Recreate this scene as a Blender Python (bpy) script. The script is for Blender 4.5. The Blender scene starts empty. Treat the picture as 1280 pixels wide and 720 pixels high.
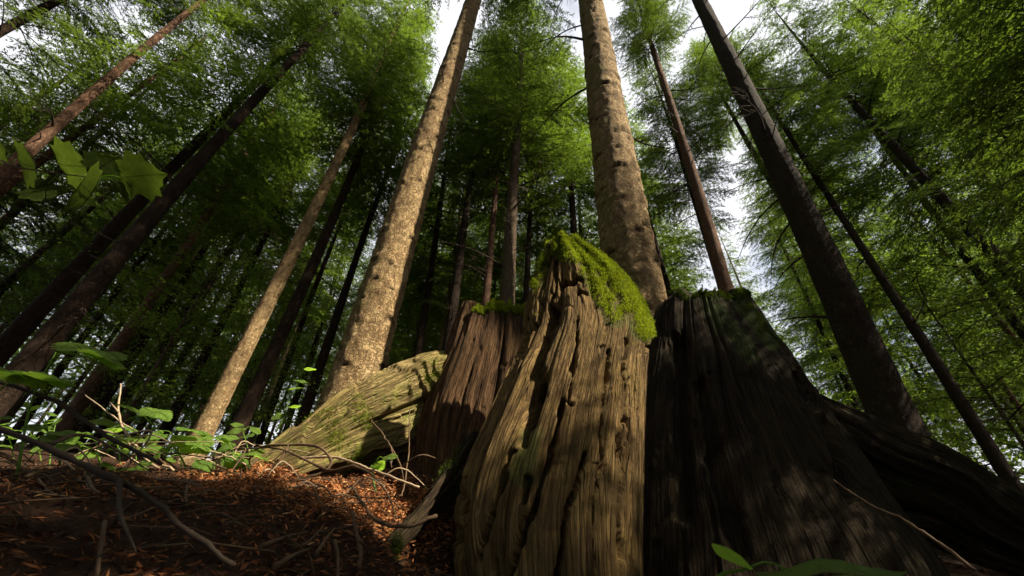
import bpy, math, random
import numpy as np
from mathutils import Vector, Matrix
random.seed(7)
RNG = np.random.default_rng(11)
sc = bpy.context.scene
R_ = math.radians

# ------------------------------------------------------------------ camera
FPX = 480.0                       # focal length in pixels of a 1280 wide frame
PITCH = R_(34.8)
ROLL = math.atan2(30, 690)
F_ = Vector((0, math.cos(PITCH), math.sin(PITCH)))
Rt = Vector((1, 0, 0)); Up = Rt.cross(F_)
cR = Rt * math.cos(ROLL) - Up * math.sin(ROLL)
cU = Rt * math.sin(ROLL) + Up * math.cos(ROLL)
# world up must project to the right of the frame centre
if Vector((0, 0, 1)).dot(cR) < 0:
    cR = Rt * math.cos(ROLL) + Up * math.sin(ROLL)
    cU = -Rt * math.sin(ROLL) + Up * math.cos(ROLL)
cam_d = bpy.data.cameras.new('camera'); cam = bpy.data.objects.new('camera', cam_d)
sc.collection.objects.link(cam)
cam.matrix_world = Matrix(((cR.x, cU.x, -F_.x, 0), (cR.y, cU.y, -F_.y, 0), (cR.z, cU.z, -F_.z, 0), (0, 0, 0, 1)))
cam_d.sensor_width = 36; cam_d.lens = 36 * FPX / 1280; cam_d.clip_start = 0.01; cam_d.clip_end = 3000
cam_d.dof.use_dof = True; cam_d.dof.focus_distance = 1.5; cam_d.dof.aperture_fstop = 6
sc.camera = cam

# ------------------------------------------------------------------ light
SUN = Vector((0.80, -0.30, 0.90)).normalized()       # direction towards the sun
SUN_EL = math.asin(SUN.z); SUN_AZ = math.atan2(SUN.x, SUN.y)
w = bpy.data.worlds.new("World"); sc.world = w; w.use_nodes = True
nt = w.node_tree; nt.nodes.clear()
out = nt.nodes.new('ShaderNodeOutputWorld'); bg = nt.nodes.new('ShaderNodeBackground')
sky = nt.nodes.new('ShaderNodeTexSky'); sky.sky_type = 'NISHITA'; sky.sun_disc = False
sky.sun_elevation = SUN_EL; sky.sun_rotation = SUN_AZ; sky.air_density = 1.2; sky.dust_density = 1.5
tc = nt.nodes.new('ShaderNodeTexCoord'); nz = nt.nodes.new('ShaderNodeTexNoise')
nz.inputs['Scale'].default_value = 2.2; nz.inputs['Detail'].default_value = 6; nz.inputs['Roughness'].default_value = .6
rp = nt.nodes.new('ShaderNodeValToRGB'); rp.color_ramp.elements[0].position = .30; rp.color_ramp.elements[1].position = .50
mx = nt.nodes.new('ShaderNodeMix'); mx.data_type = 'RGBA'
nt.links.new(tc.outputs['Generated'], nz.inputs['Vector']); nt.links.new(nz.outputs['Fac'], rp.inputs['Fac'])
nt.links.new(rp.outputs['Color'], mx.inputs['Factor']); nt.links.new(sky.outputs['Color'], mx.inputs['A'])
mx.inputs['B'].default_value = (9.3, 9.4, 9.9, 1)
nt.links.new(mx.outputs['Result'], bg.inputs['Color']); bg.inputs['Strength'].default_value = 0.05
nt.links.new(bg.outputs['Background'], out.inputs['Surface'])
sd = bpy.data.lights.new('sun', 'SUN'); so = bpy.data.objects.new('sun', sd); sc.collection.objects.link(so)
sd.energy = 5.0; sd.angle = R_(0.55); sd.color = (1.0, .89, .69)
so.rotation_euler = SUN.to_track_quat('Z', 'Y').to_euler()
sc.view_settings.view_transform = 'Standard'; sc.view_settings.look = 'None'
sc.view_settings.exposure = 1.3; sc.view_settings.gamma = 1
cy = sc.cycles
cy.max_bounces = 6; cy.diffuse_bounces = 3; cy.glossy_bounces = 2; cy.transmission_bounces = 3; cy.transparent_max_bounces = 4
cy.sample_clamp_indirect = 4; cy.use_denoising = True; cy.caustics_reflective = False; cy.caustics_refractive = False

# ------------------------------------------------------------------ pixel helpers
def ray(px, py):
    return F_ * FPX + cR * (px - 640) + cU * (360 - py)
def pt(px, py, D):                                    # point at forward (Y) distance D
    d = ray(px, py); return d * (D / d.y)
def ptr(px, py, r):                                   # point at horizontal radius r
    d = ray(px, py); return d * (r / math.hypot(d.x, d.y))
aR, aU, aF = (np.array(v) for v in (cR, cU, F_))
def proj(P):
    z = P @ aF; z = np.where(z < .01, .01, z)
    return np.stack([640 + FPX * (P @ aR) / z, 360 - FPX * (P @ aU) / z], -1)
def ground(x, y):
    x = np.asarray(x, float); y = np.asarray(y, float)
    g = -0.15 + 0.125 * y - 0.045 * x + .035 * np.exp(-((np.hypot(x, y) - 1.35) / .6) ** 2)
    g = g + .02 * np.sin(x * 5 + 1) * np.cos(y * 4) + .012 * np.sin(x * 11 + y * 7) + .12 * np.sin(x * .5 + 2) * np.sin(y * .43)
    g = g - .42 * np.exp(-(((x - .80) / .80) ** 2 + ((y - .75) / .62) ** 2) ** 1.5)
    g = g + .11 * np.exp(-(((x + .50) / .42) ** 2 + ((y - 1.75) / .38) ** 2))
    return g

# ------------------------------------------------------------------ noise
_P = np.random.default_rng(5).permutation(4096)
_V = np.random.default_rng(6).random(4096) * 2 - 1
def vn(x, y, s=0):
    x = np.asarray(x, float); y = np.asarray(y, float)
    xi = np.floor(x).astype(np.int64); yi = np.floor(y).astype(np.int64)
    fx = x - xi; fy = y - yi; fx = fx * fx * (3 - 2 * fx); fy = fy * fy * (3 - 2 * fy)
    def h(a, b): return _V[(_P[(a + s * 131) & 4095] + b * 57 + s * 17) & 4095]
    a = h(xi, yi); b = h(xi + 1, yi); c = h(xi, yi + 1); d = h(xi + 1, yi + 1)
    return (a * (1 - fx) + b * fx) * (1 - fy) + (c * (1 - fx) + d * fx) * fy
def fbm(x, y, s=0, o=4):
    t = 0; a = 1; n = 0
    for k in range(o):
        t = t + a * vn(x * 2 ** k, y * 2 ** k, s + k); n += a; a *= .5
    return t / n

# ------------------------------------------------------------------ mesh helpers
def mesh_np(name, V, faces, uv=None, attrs=None, smooth=True, mats=(), mat_idx=None):
    """faces: (n,3) or (n,4) int array, or list of such arrays"""
    if not isinstance(faces, (list, tuple)): faces = [faces]
    faces = [np.asarray(f, np.int32) for f in faces if len(f)]
    me = bpy.data.meshes.new(name)
    loops = np.concatenate([f.ravel() for f in faces]); tot = np.concatenate([np.full(len(f), f.shape[1], np.int32) for f in faces])
    start = np.concatenate([[0], np.cumsum(tot)[:-1]]).astype(np.int32)
    me.vertices.add(len(V)); me.vertices.foreach_set('co', np.asarray(V, np.float32).ravel())
    me.loops.add(len(loops)); me.loops.foreach_set('vertex_index', loops)
    me.polygons.add(len(tot)); me.polygons.foreach_set('loop_start', start); me.polygons.foreach_set('loop_total', tot)
    me.polygons.foreach_set('use_smooth', np.full(len(tot), smooth))
    if mat_idx is not None: me.polygons.foreach_set('material_index', np.asarray(mat_idx, np.int32))
    if uv is not None:
        l = me.uv_layers.new(name='UVMap'); l.data.foreach_set('uv', np.asarray(uv, np.float32)[loops].ravel())
    for k, a in (attrs or {}).items():
        at = me.attributes.new(k, 'FLOAT', 'POINT'); at.data.foreach_set('value', np.asarray(a, np.float32))
    me.update(calc_edges=True); me.validate()
    for m in mats: me.materials.append(m)
    return me
def link(name, me, parent=None, loc=None, **props):
    o = bpy.data.objects.new(name, me); sc.collection.objects.link(o)
    if parent is not None: o.parent = parent
    if loc is not None: o.location = loc
    for k, v in props.items(): o[k] = v
    return o
def thing(name, label, cat, loc=(0, 0, 0), group=None):
    o = bpy.data.objects.new(name, None); sc.collection.objects.link(o); o.location = loc
    o.empty_display_size = .1; o['label'] = label; o['category'] = cat
    if group: o['group'] = group
    return o
def grid_faces(n, m, wrap):                            # n rows, m columns
    i = np.arange(n - 1)[:, None]; j = np.arange(m if wrap else m - 1)[None, :]; j2 = (j + 1) % m
    return np.stack([i * m + j, i * m + j2, (i + 1) * m + j2, (i + 1) * m + j], -1).reshape(-1, 4)
class Tubes:
    def __init__(s): s.V = []; s.F = []; s.T = []; s.n = 0; s.uv = []
    def add(s, pts, rads, k=6, cap=True):
        pts = np.asarray(pts, float); n = len(pts); rads = np.broadcast_to(np.asarray(rads, float), (n,))
        t = np.gradient(pts, axis=0); t /= np.linalg.norm(t, axis=1, keepdims=True) + 1e-9
        ref = np.array([0, 0, 1.]) if abs(t[:, 2]).mean() < .8 else np.array([1., 0, 0])
        a = np.cross(t, ref); a /= np.linalg.norm(a, axis=1, keepdims=True) + 1e-9; b = np.cross(t, a)
        th = np.arange(k) * 2 * math.pi / k
        V = pts[:, None] + (a[:, None] * np.cos(th)[None, :, None] + b[:, None] * np.sin(th)[None, :, None]) * rads[:, None, None]
        s.V.append(V.reshape(-1, 3)); s.F.append(grid_faces(n, k, True) + s.n)
        L = np.concatenate([[0], np.cumsum(np.linalg.norm(np.diff(pts, axis=0), axis=1))])
        u = np.broadcast_to(th[None] * rads.mean(), (n, k)); v = np.broadcast_to(L[:, None], (n, k))
        s.uv.append(np.stack([u, v], -1).reshape(-1, 2))
        if cap:
            for r0, flip in ((0, True), ((n - 1) * k, False)):
                idx = np.arange(k); c = np.stack([np.zeros(k - 2, int), idx[1:-1], idx[2:]], -1)
                s.T.append((c[:, ::-1] if flip else c) + s.n + r0)
        s.n += n * k
    def mesh(s, name, mat, smooth=True):
        f = [np.concatenate(s.F)]
        if s.T: f.append(np.concatenate(s.T))
        return mesh_np(name, np.concatenate(s.V), f, uv=np.concatenate(s.uv), mats=[mat], smooth=smooth)
def catmull(P, n):
    P = np.asarray(P, float); P = np.vstack([2 * P[0] - P[1], P, 2 * P[-1] - P[-2]]); m = len(P) - 3
    t = np.linspace(0, m, n); i = np.minimum(t.astype(int), m - 1); f = (t - i)[:, None]
    a, b, c, d = P[i], P[i + 1], P[i + 2], P[i + 3]
    return .5 * ((2 * b) + (-a + c) * f + (2 * a - 5 * b + 4 * c - d) * f ** 2 + (-a + 3 * b - 3 * c + d) * f ** 3)

# ------------------------------------------------------------------ materials
class NB:
    def __init__(s, name):
        s.m = bpy.data.materials.new(name); s.m.use_nodes = True; s.t = s.m.node_tree; s.t.nodes.clear()
        s.out = s.t.nodes.new('ShaderNodeOutputMaterial')
    def n(s, typ, ins=None, **kw):
        x = s.t.nodes.new(typ)
        for k, v in kw.items(): setattr(x, k, v)
        for k, v in (ins or {}).items():
            if isinstance(v, bpy.types.NodeSocket): s.t.links.new(v, x.inputs[k])
            else: x.inputs[k].default_value = v
        return x
    def ramp(s, fac, stops):
        r = s.n('ShaderNodeValToRGB', {'Fac': fac}); e = r.color_ramp.elements
        while len(e) < len(stops): e.new(.5)
        for q, (p, c) in zip(e, stops):
            q.position = p; q.color = (*c, 1) if len(c) == 3 else c
        return r.outputs['Color']
    def mix(s, f, a, b, mode='MIX'):
        x = s.n('ShaderNodeMix', data_type='RGBA', blend_type=mode)
        for k, v in (('Factor', f), ('A', a), ('B', b)):
            if isinstance(v, bpy.types.NodeSocket): s.t.links.new(v, x.inputs[k])
            else: x.inputs[k].default_value = (*v, 1) if isinstance(v, tuple) and len(v) == 3 else v
        return x.outputs['Result']
    def mapping(s, vec, scale):
        return s.n('ShaderNodeMapping', {'Vector': vec, 'Scale': scale}).outputs['Vector']
    def noise(s, vec, sc_, det=4, rough=.55):
        return s.n('ShaderNodeTexNoise', {'Vector': vec, 'Scale': sc_, 'Detail': det, 'Roughness': rough}).outputs['Fac']
    def math(s, op, a, b=0.0):
        x = s.n('ShaderNodeMath', operation=op)
        for i, v in enumerate((a, b)):
            if isinstance(v, bpy.types.NodeSocket): s.t.links.new(v, x.inputs[i])
            else: x.inputs[i].default_value = v
        return x.outputs[0]
    def surf(s, col, rough=.9, height=None, dist=.004, strength=1.0, trans=None, spec=.2):
        b = s.n('ShaderNodeBsdfPrincipled', {'Base Color': col if isinstance(col, bpy.types.NodeSocket) else (*col, 1), 'Roughness': rough, 'Specular IOR Level': spec})
        if height is not None:
            bp = s.n('ShaderNodeBump', {'Height': height, 'Distance': dist, 'Strength': strength})
            s.t.links.new(bp.outputs['Normal'], b.inputs['Normal'])
        r = b.outputs[0]
        if trans:
            tl = s.n('ShaderNodeBsdfTranslucent', {'Color': trans[1] if isinstance(trans[1], bpy.types.NodeSocket) else (*trans[1], 1)})
            mxs = s.n('ShaderNodeMixShader', {'Fac': trans[0]}); s.t.links.new(r, mxs.inputs[1]); s.t.links.new(tl.outputs[0], mxs.inputs[2]); r = mxs.outputs[0]
        s.t.links.new(r, s.out.inputs['Surface']); return s.m

def mat_wood(name, pale, mid, dark, green=(.07, .09, .02), gamt=.5):
    b = NB(name); uv = b.n('ShaderNodeUVMap', uv_map='UVMap').outputs['UV']
    pos = b.n('ShaderNodeNewGeometry').outputs['Position']
    g1 = b.noise(b.mapping(uv, (28, 2.0, 1)), 1.6, 6, .6)
    g2 = b.noise(b.mapping(uv, (220, 9, 1)), 1.5, 5, .7)
    g3 = b.noise(pos, 9, 5, .6)
    g4 = b.noise(b.mapping(uv, (60, 14, 1)), 3, 3, .6)
    c = b.ramp(g1, [(.30, dark), (.48, mid), (.72, pale)])
    c = b.mix(b.math('MULTIPLY', b.ramp(g2, [(.42, (0, 0, 0)), (.60, (1, 1, 1))]), .7), c, tuple(x * .38 for x in dark))
    c = b.mix(b.ramp(g3, [(.45, (0, 0, 0)), (.75, (.6, .6, .6))]), c, mid)
    c = b.mix(b.math('MULTIPLY', b.ramp(g4, [(.60, (0, 0, 0)), (.68, (1, 1, 1))]), .6), c, tuple(x * .25 for x in dark))
    lines = []
    for k, (fx, fy, wdt) in enumerate(((17, .8, .020), (46, 1.8, .028), (110, 3.5, .04))):
        nn_ = b.noise(b.mapping(b.n('ShaderNodeVectorMath', {0: uv, 1: (3.1 * k, 7.7 * k, 0)}, operation='ADD').outputs[0], (fx, fy, 1)), 1.0, 2.5, .55)
        lines.append(b.ramp(b.math('ABSOLUTE', b.math('SUBTRACT', nn_, .5)), [(0, (0, 0, 0)), (wdt, (1, 1, 1))]))
    ln = b.math('MULTIPLY', lines[0], b.math('MULTIPLY', b.math('ADD', b.math('MULTIPLY', lines[1], .75), .25), b.math('ADD', b.math('MULTIPLY', lines[2], .5), .5)))
    c = b.mix(b.math('MULTIPLY', b.math('SUBTRACT', 1.0, ln), .62), c, tuple(x * .22 for x in dark))
    c = b.mix(b.math('MULTIPLY', b.ramp(b.noise(pos, 5, 5, .65), [(.45, (0, 0, 0)), (.7, (1, 1, 1))]), .45), c, tuple(x * y for x, y in zip(mid, (.75, .85, .55))))
    ga = b.n('ShaderNodeAttribute', attribute_name='moss').outputs['Fac']
    gn = b.noise(pos, 26, 6, .7)
    gm = b.math('ADD', b.math('MULTIPLY', ga, 1.3), b.math('MULTIPLY', b.math('SUBTRACT', gn, .5), 1.6))
    gm = b.ramp(gm, [(.45, (0, 0, 0)), (.85, (1, 1, 1))])
    c = b.mix(b.math('MULTIPLY', gm, gamt), c, b.mix(b.noise(pos, 160, 3, .7), tuple(x * .5 for x in green), tuple(x * 1.6 for x in green)))
    h = b.math('ADD', b.math('ADD', b.math('MULTIPLY', g2, .7), b.math('MULTIPLY', ln, .9)), b.math('ADD', b.math('MULTIPLY', g4, .6), b.math('MULTIPLY', b.noise(pos, 120, 5, .7), .4)))
    return b.surf(c, .92, h, .009, 1.0, spec=.12)
M_wood = mat_wood('weathered_wood', (.31, .205, .088), (.185, .115, .043), (.075, .042, .016), gamt=.55)
M_wood_pale = mat_wood('bleached_wood', (.44, .34, .17), (.29, .215, .09), (.12, .078, .03), green=(.15, .18, .03), gamt=.6)
M_wood_red = mat_wood('decayed_wood', (.22, .130, .062), (.12, .064, .031), (.045, .024, .012), gamt=.5)
M_wood_dark = mat_wood('dark_wood', (.085, .058, .032), (.042, .028, .015), (.016, .011, .007), green=(.05, .075, .015), gamt=.7)  # shade of the right buttress is partly put into this darker colour

def mat_bark(name, c1, c2, c3, green, gf, scale=1.0, flake=1.0):
    b = NB(name); uv = b.n('ShaderNodeUVMap', uv_map='UVMap').outputs['UV']
    tco = b.n('ShaderNodeTexCoord').outputs['Object']
    oi = b.n('ShaderNodeObjectInfo').outputs['Random']
    uvs = b.n('ShaderNodeVectorMath', {0: uv, 1: (0, 0, 0)}, operation='ADD').outputs[0]
    n1 = b.noise(b.mapping(uvs, (11 * scale, 5 * scale, 1)), 1.2, 6, .65)
    n2 = b.noise(b.mapping(uvs, (40 * scale, 22 * scale, 1)), 1.2, 5, .7)
    wv = b.n('ShaderNodeVectorMath', {0: b.mapping(uvs, (22 * scale, 13 * scale, 1)), 1: b.n('ShaderNodeVectorMath', {0: b.n('ShaderNodeTexNoise', {'Vector': uvs, 'Scale': 14.0, 'Detail': 3.0}).outputs['Color'], 'Scale': 1.5}, operation='SCALE').outputs[0]}, operation='ADD').outputs[0]
    vo = b.n('ShaderNodeTexVoronoi', {'Vector': wv, 'Scale': 1.0, 'Randomness': 1.0}, feature='DISTANCE_TO_EDGE', voronoi_dimensions='2D').outputs['Distance']
    cr = b.ramp(vo, [(.0, (0, 0, 0)), (.12, (1, 1, 1))])
    c = b.ramp(n1, [(.32, c3), (.5, c2), (.68, c1)])
    c = b.mix(b.math('MULTIPLY', b.ramp(n2, [(.4, (0, 0, 0)), (.62, (1, 1, 1))]), .32), c, c3)
    c = b.mix(b.math('MULTIPLY', b.math('SUBTRACT', 1.0, cr), .5 * flake), c, tuple(x * .35 for x in c3))
    fl1 = b.ramp(b.math('ABSOLUTE', b.math('SUBTRACT', b.noise(b.mapping(uvs, (26 * scale, 12 * scale, 1)), 1.0, 3, .6), .5)), [(0, (0, 0, 0)), (.035, (1, 1, 1))])
    fl2 = b.ramp(b.math('ABSOLUTE', b.math('SUBTRACT', b.noise(b.mapping(uvs, (9 * scale, 22 * scale, 1)), 1.0, 4, .65), .48)), [(0, (0, 0, 0)), (.03, (1, 1, 1))])
    cr2 = b.math('MULTIPLY', fl1, fl2)
    c = b.mix(b.math('MULTIPLY', b.math('SUBTRACT', 1.0, cr2), .45), c, tuple(x * .8 for x in c3))
    c = b.mix(b.math('MULTIPLY', b.ramp(b.noise(tco, 7, 5, .7), [(.56, (0, 0, 0)), (.66, (1, 1, 1))]), .45), c, tuple(x * 1.1 for x in c1))
    c = b.mix(b.math('MULTIPLY', b.ramp(b.noise(tco, 2.2, 5, .7), [(.45, (0, 0, 0)), (.65, (1, 1, 1))]), .5), c, c3)
    nrm = b.n('ShaderNodeNewGeometry').outputs['Normal']; sx = b.n('ShaderNodeSeparateXYZ', {0: nrm}).outputs[0]
    gm = b.math('ADD', b.math('MULTIPLY', b.math('SUBTRACT', .1, sx), .9), b.math('MULTIPLY', b.math('SUBTRACT', b.noise(tco, 3.5, 5, .65), .5), 2.6))
    gm = b.ramp(gm, [(.3, (0, 0, 0)), (.9, (1, 1, 1))])
    c = b.mix(b.math('MULTIPLY', gm, gf), c, green)
    sa = b.n('ShaderNodeAttribute', attribute_name='scar').outputs['Fac']
    c = b.mix(b.n('ShaderNodeClamp', {'Value': sa}).outputs[0], c, tuple(x * .16 for x in c3))
    c = b.mix(b.math('MULTIPLY', oi, .15 if flake < .5 else .45), c, tuple(x * .5 for x in c2))
    h = b.math('ADD', b.math('MULTIPLY', cr2, .8), b.math('ADD', b.math('MULTIPLY', cr, .5 * flake), b.math('ADD', n1, b.math('MULTIPLY', n2, .4))))
    return b.surf(c, .9, h, .016, 1.0, spec=.12)
M_bark_tan = mat_bark('tan_bark', (.56, .41, .22), (.40, .275, .135), (.17, .105, .052), (.15, .145, .035), .8, flake=.28)
M_bark_grey = mat_bark('grey_bark', (.24, .18, .12), (.15, .105, .068), (.07, .048, .032), (.10, .11, .035), .6)
M_bark_red = mat_bark('reddish_bark', (.40, .24, .155), (.25, .14, .09), (.11, .062, .042), (.12, .11, .04), .35)
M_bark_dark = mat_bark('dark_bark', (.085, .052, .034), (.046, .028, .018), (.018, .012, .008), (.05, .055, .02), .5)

def mat_leaf(name, dark, light, tcol, tf=.4, hue_noise=.25, rough=.55, spec=.3, veins=False):
    b = NB(name); pos = b.n('ShaderNodeNewGeometry').outputs['Position']
    oi = b.n('ShaderNodeObjectInfo').outputs['Random']
    n = b.noise(pos, hue_noise, 2, .5); n2 = b.noise(pos, 6.0, 3, .6)
    f = b.math('ADD', b.math('MULTIPLY', b.math('SUBTRACT', n, .5), 2.2), b.math('ADD', b.math('MULTIPLY', b.math('SUBTRACT', oi, .28), 1.0), b.math('MULTIPLY', b.math('SUBTRACT', n2, .5), 1.3)))
    f = b.n('ShaderNodeClamp', {'Value': b.math('ADD', f, .25)}).outputs[0]
    if veins:
        xyz = b.n('ShaderNodeSeparateXYZ', {0: b.n('ShaderNodeTexCoord').outputs['Object']}); ax = b.math('ABSOLUTE', xyz.outputs[0])
        side = b.math('ABSOLUTE', b.math('SINE', b.math('MULTIPLY', b.math('SUBTRACT', xyz.outputs[1], b.math('MULTIPLY', ax, .9)), 24.0)))
        vn_ = b.math('MULTIPLY', b.ramp(ax, [(0, (0, 0, 0)), (.022, (1, 1, 1))]), b.ramp(side, [(.0, (.35, .35, .35)), (.16, (1, 1, 1))]))
        vn_ = b.math('MULTIPLY', vn_, b.ramp(b.noise(b.n('ShaderNodeTexCoord').outputs['Object'], 7, 4, .7), [(.3, (.55, .55, .55)), (.6, (1, 1, 1))]))
        return b.surf(b.mix(vn_, tuple(x * .55 for x in dark), b.mix(f, dark, light)), rough, vn_, .02, .6, trans=(tf, b.mix(vn_, tuple(x * .45 for x in tcol), tcol)), spec=spec)
    return b.surf(b.mix(f, dark, light), rough, trans=(tf, b.mix(f, tuple(x * .6 for x in tcol), tcol)), spec=spec)
M_needle = mat_leaf('spruce_needles', (.009, .030, .016), (.046, .086, .020), (.27, .42, .040), .42)
M_beech = mat_leaf('beech_leaves', (.06, .12, .02), (.13, .20, .03), (.34, .50, .05), .5)
M_plant = mat_leaf('herb_leaves', (.12, .22, .03), (.18, .30, .04), (.42, .68, .06), .5, rough=.45, veins=True)
M_mossblade = mat_leaf('moss_blades', (.08, .13, .010), (.23, .30, .02), (.36, .44, .02), .35, hue_noise=9.0, rough=.8, spec=.1)
M_maple = mat_leaf('maple_leaves', (.030, .050, .010), (.05, .08, .014), (.10, .15, .015), .5, rough=.85, spec=.05, veins=True)  # canopy shade over these leaves is put into their darker colour
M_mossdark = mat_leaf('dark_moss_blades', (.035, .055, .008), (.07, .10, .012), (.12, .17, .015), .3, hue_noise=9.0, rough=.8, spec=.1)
b = NB('needle_twigs'); M_twig = b.surf(b.mix(b.noise(b.n('ShaderNodeTexCoord').outputs['Object'], 3, 3), (.018, .012, .009), (.055, .038, .026)), .9)
b = NB('dry_twig'); tco = b.n('ShaderNodeTexCoord').outputs['Object']
M_dry = b.surf(b.mix(b.noise(tco, 30, 4), (.035, .021, .012), (.16, .10, .055)), .8, b.noise(tco, 160, 4), .002)
b = NB('pale_twig'); tco = b.n('ShaderNodeTexCoord').outputs['Object']
M_pale = b.surf(b.mix(b.noise(tco, 30, 4), (.25, .17, .10), (.52, .39, .26)), .7, b.noise(tco, 160, 4), .002)
b = NB('forest_soil'); pos = b.n('ShaderNodeNewGeometry').outputs['Position']
M_soil = b.surf(b.mix(b.noise(pos, 3, 4), b.ramp(b.noise(pos, 60, 6, .7), [(.3, (.009, .005, .004)), (.7, (.05, .024, .012))]), b.ramp(b.noise(pos, 90, 6, .7), [(.3, (.012, .007, .005)), (.7, (.10, .042, .018))])), .95, b.noise(pos, 70, 6, .7), .02)
b = NB('needle_litter'); nn = b.n('ShaderNodeNewGeometry'); pos = nn.outputs['Position']
M_litter = b.surf(b.ramp(b.n('ShaderNodeAttribute', attribute_name='tone').outputs['Fac'], [(0, (.022, .010, .006)), (.45, (.13, .045, .016)), (.8, (.36, .13, .04)), (1, (.45, .24, .10))]), .75, spec=.25)

# ------------------------------------------------------------------ ground
def build_ground():
    a = np.concatenate([-np.geomspace(400, 3.0, 60), np.linspace(-2.9, 2.9, 220), np.geomspace(3.0, 400, 60)])
    bb = np.concatenate([-np.geomspace(60, .6, 24), np.linspace(-.55, 4.0, 190), np.geomspace(4.05, 600, 90)])
    X, Y = np.meshgrid(a, bb); Z = ground(X, Y)
    near = np.exp(-((X / 3) ** 2 + ((Y - 1.2) / 2.5) ** 2))
    Z = Z + near * (.030 * fbm(X * 5, Y * 5, 3) + .022 * fbm(X * 22, Y * 22, 9)) + .25 * fbm(X * .3, Y * .3, 20) * np.clip((np.hypot(X, Y) - 4) / 10, 0, 1)
    me = mesh_np('ground', np.stack([X, Y, Z], -1).reshape(-1, 3), grid_faces(len(bb), len(a), False)[:, ::-1][:, ::-1], mats=[M_soil])
    link('ground', me, kind='structure')
build_ground()

# ------------------------------------------------------------------ the stump
def seg_dist(P, poly):
    """distance of px points P (n,2) to a polyline and the parameter along it"""
    best = np.full(len(P), 1e9)
    for a, b_ in zip(poly[:-1], poly[1:]):
        a = np.array(a, float); b_ = np.array(b_, float); d = b_ - a
        t = np.clip(((P - a) @ d) / (d @ d), 0, 1); best = np.minimum(best, np.linalg.norm(P - a - t[:, None] * d, axis=1))
    return best

def grain(s, t, seed, big=.03, crack=.035, cf=16.0, plate=.012):
    wpx = s + .022 * fbm(s * 1.2, t * .9, seed + 3, 2) + .004 * fbm(s * 12, t * 5, seed + 5, 2)
    d = big * fbm(wpx * 5, t * .7, seed, 2)
    for k, (f_, st, amp, wd) in enumerate(((cf, .55, 1.0, .06), (cf * 2.1, .9, .6, .075), (cf * 4.5, 1.7, .20, .10), (cf * 9, 3, .08, .14))):
        r = np.abs(vn(wpx * f_, t * st, seed + 11 + k)); msk = np.clip(.35 + 1.7 * vn(wpx * f_ * .4, t * st * 1.3, seed + 31 + k), 0, 1)
        d = d - crack * amp * np.exp(-(r / wd) ** 2) * msk
    for k, (f_, st, am) in enumerate(((11, .5, 1.0), (27, 1.1, .45))):
        q = fbm(wpx * f_, t * st, seed + 40 + k, 2) * 3.2; fl = np.floor(q); fr = q - fl
        d = d + plate * am * (fl + np.clip((fr - .5) * 12 + .5, 0, 1) - 1)
    d = d + .0012 * fbm(wpx * 80, t * 6, seed + 50, 2) + .0010 * vn(wpx * 210, t * 8, seed + 55)
    q = fbm(wpx * 34, t * 16, seed + 60, 2)
    d = d - .005 * np.clip((q - .50) * 9, 0, 1)
    return d

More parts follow.
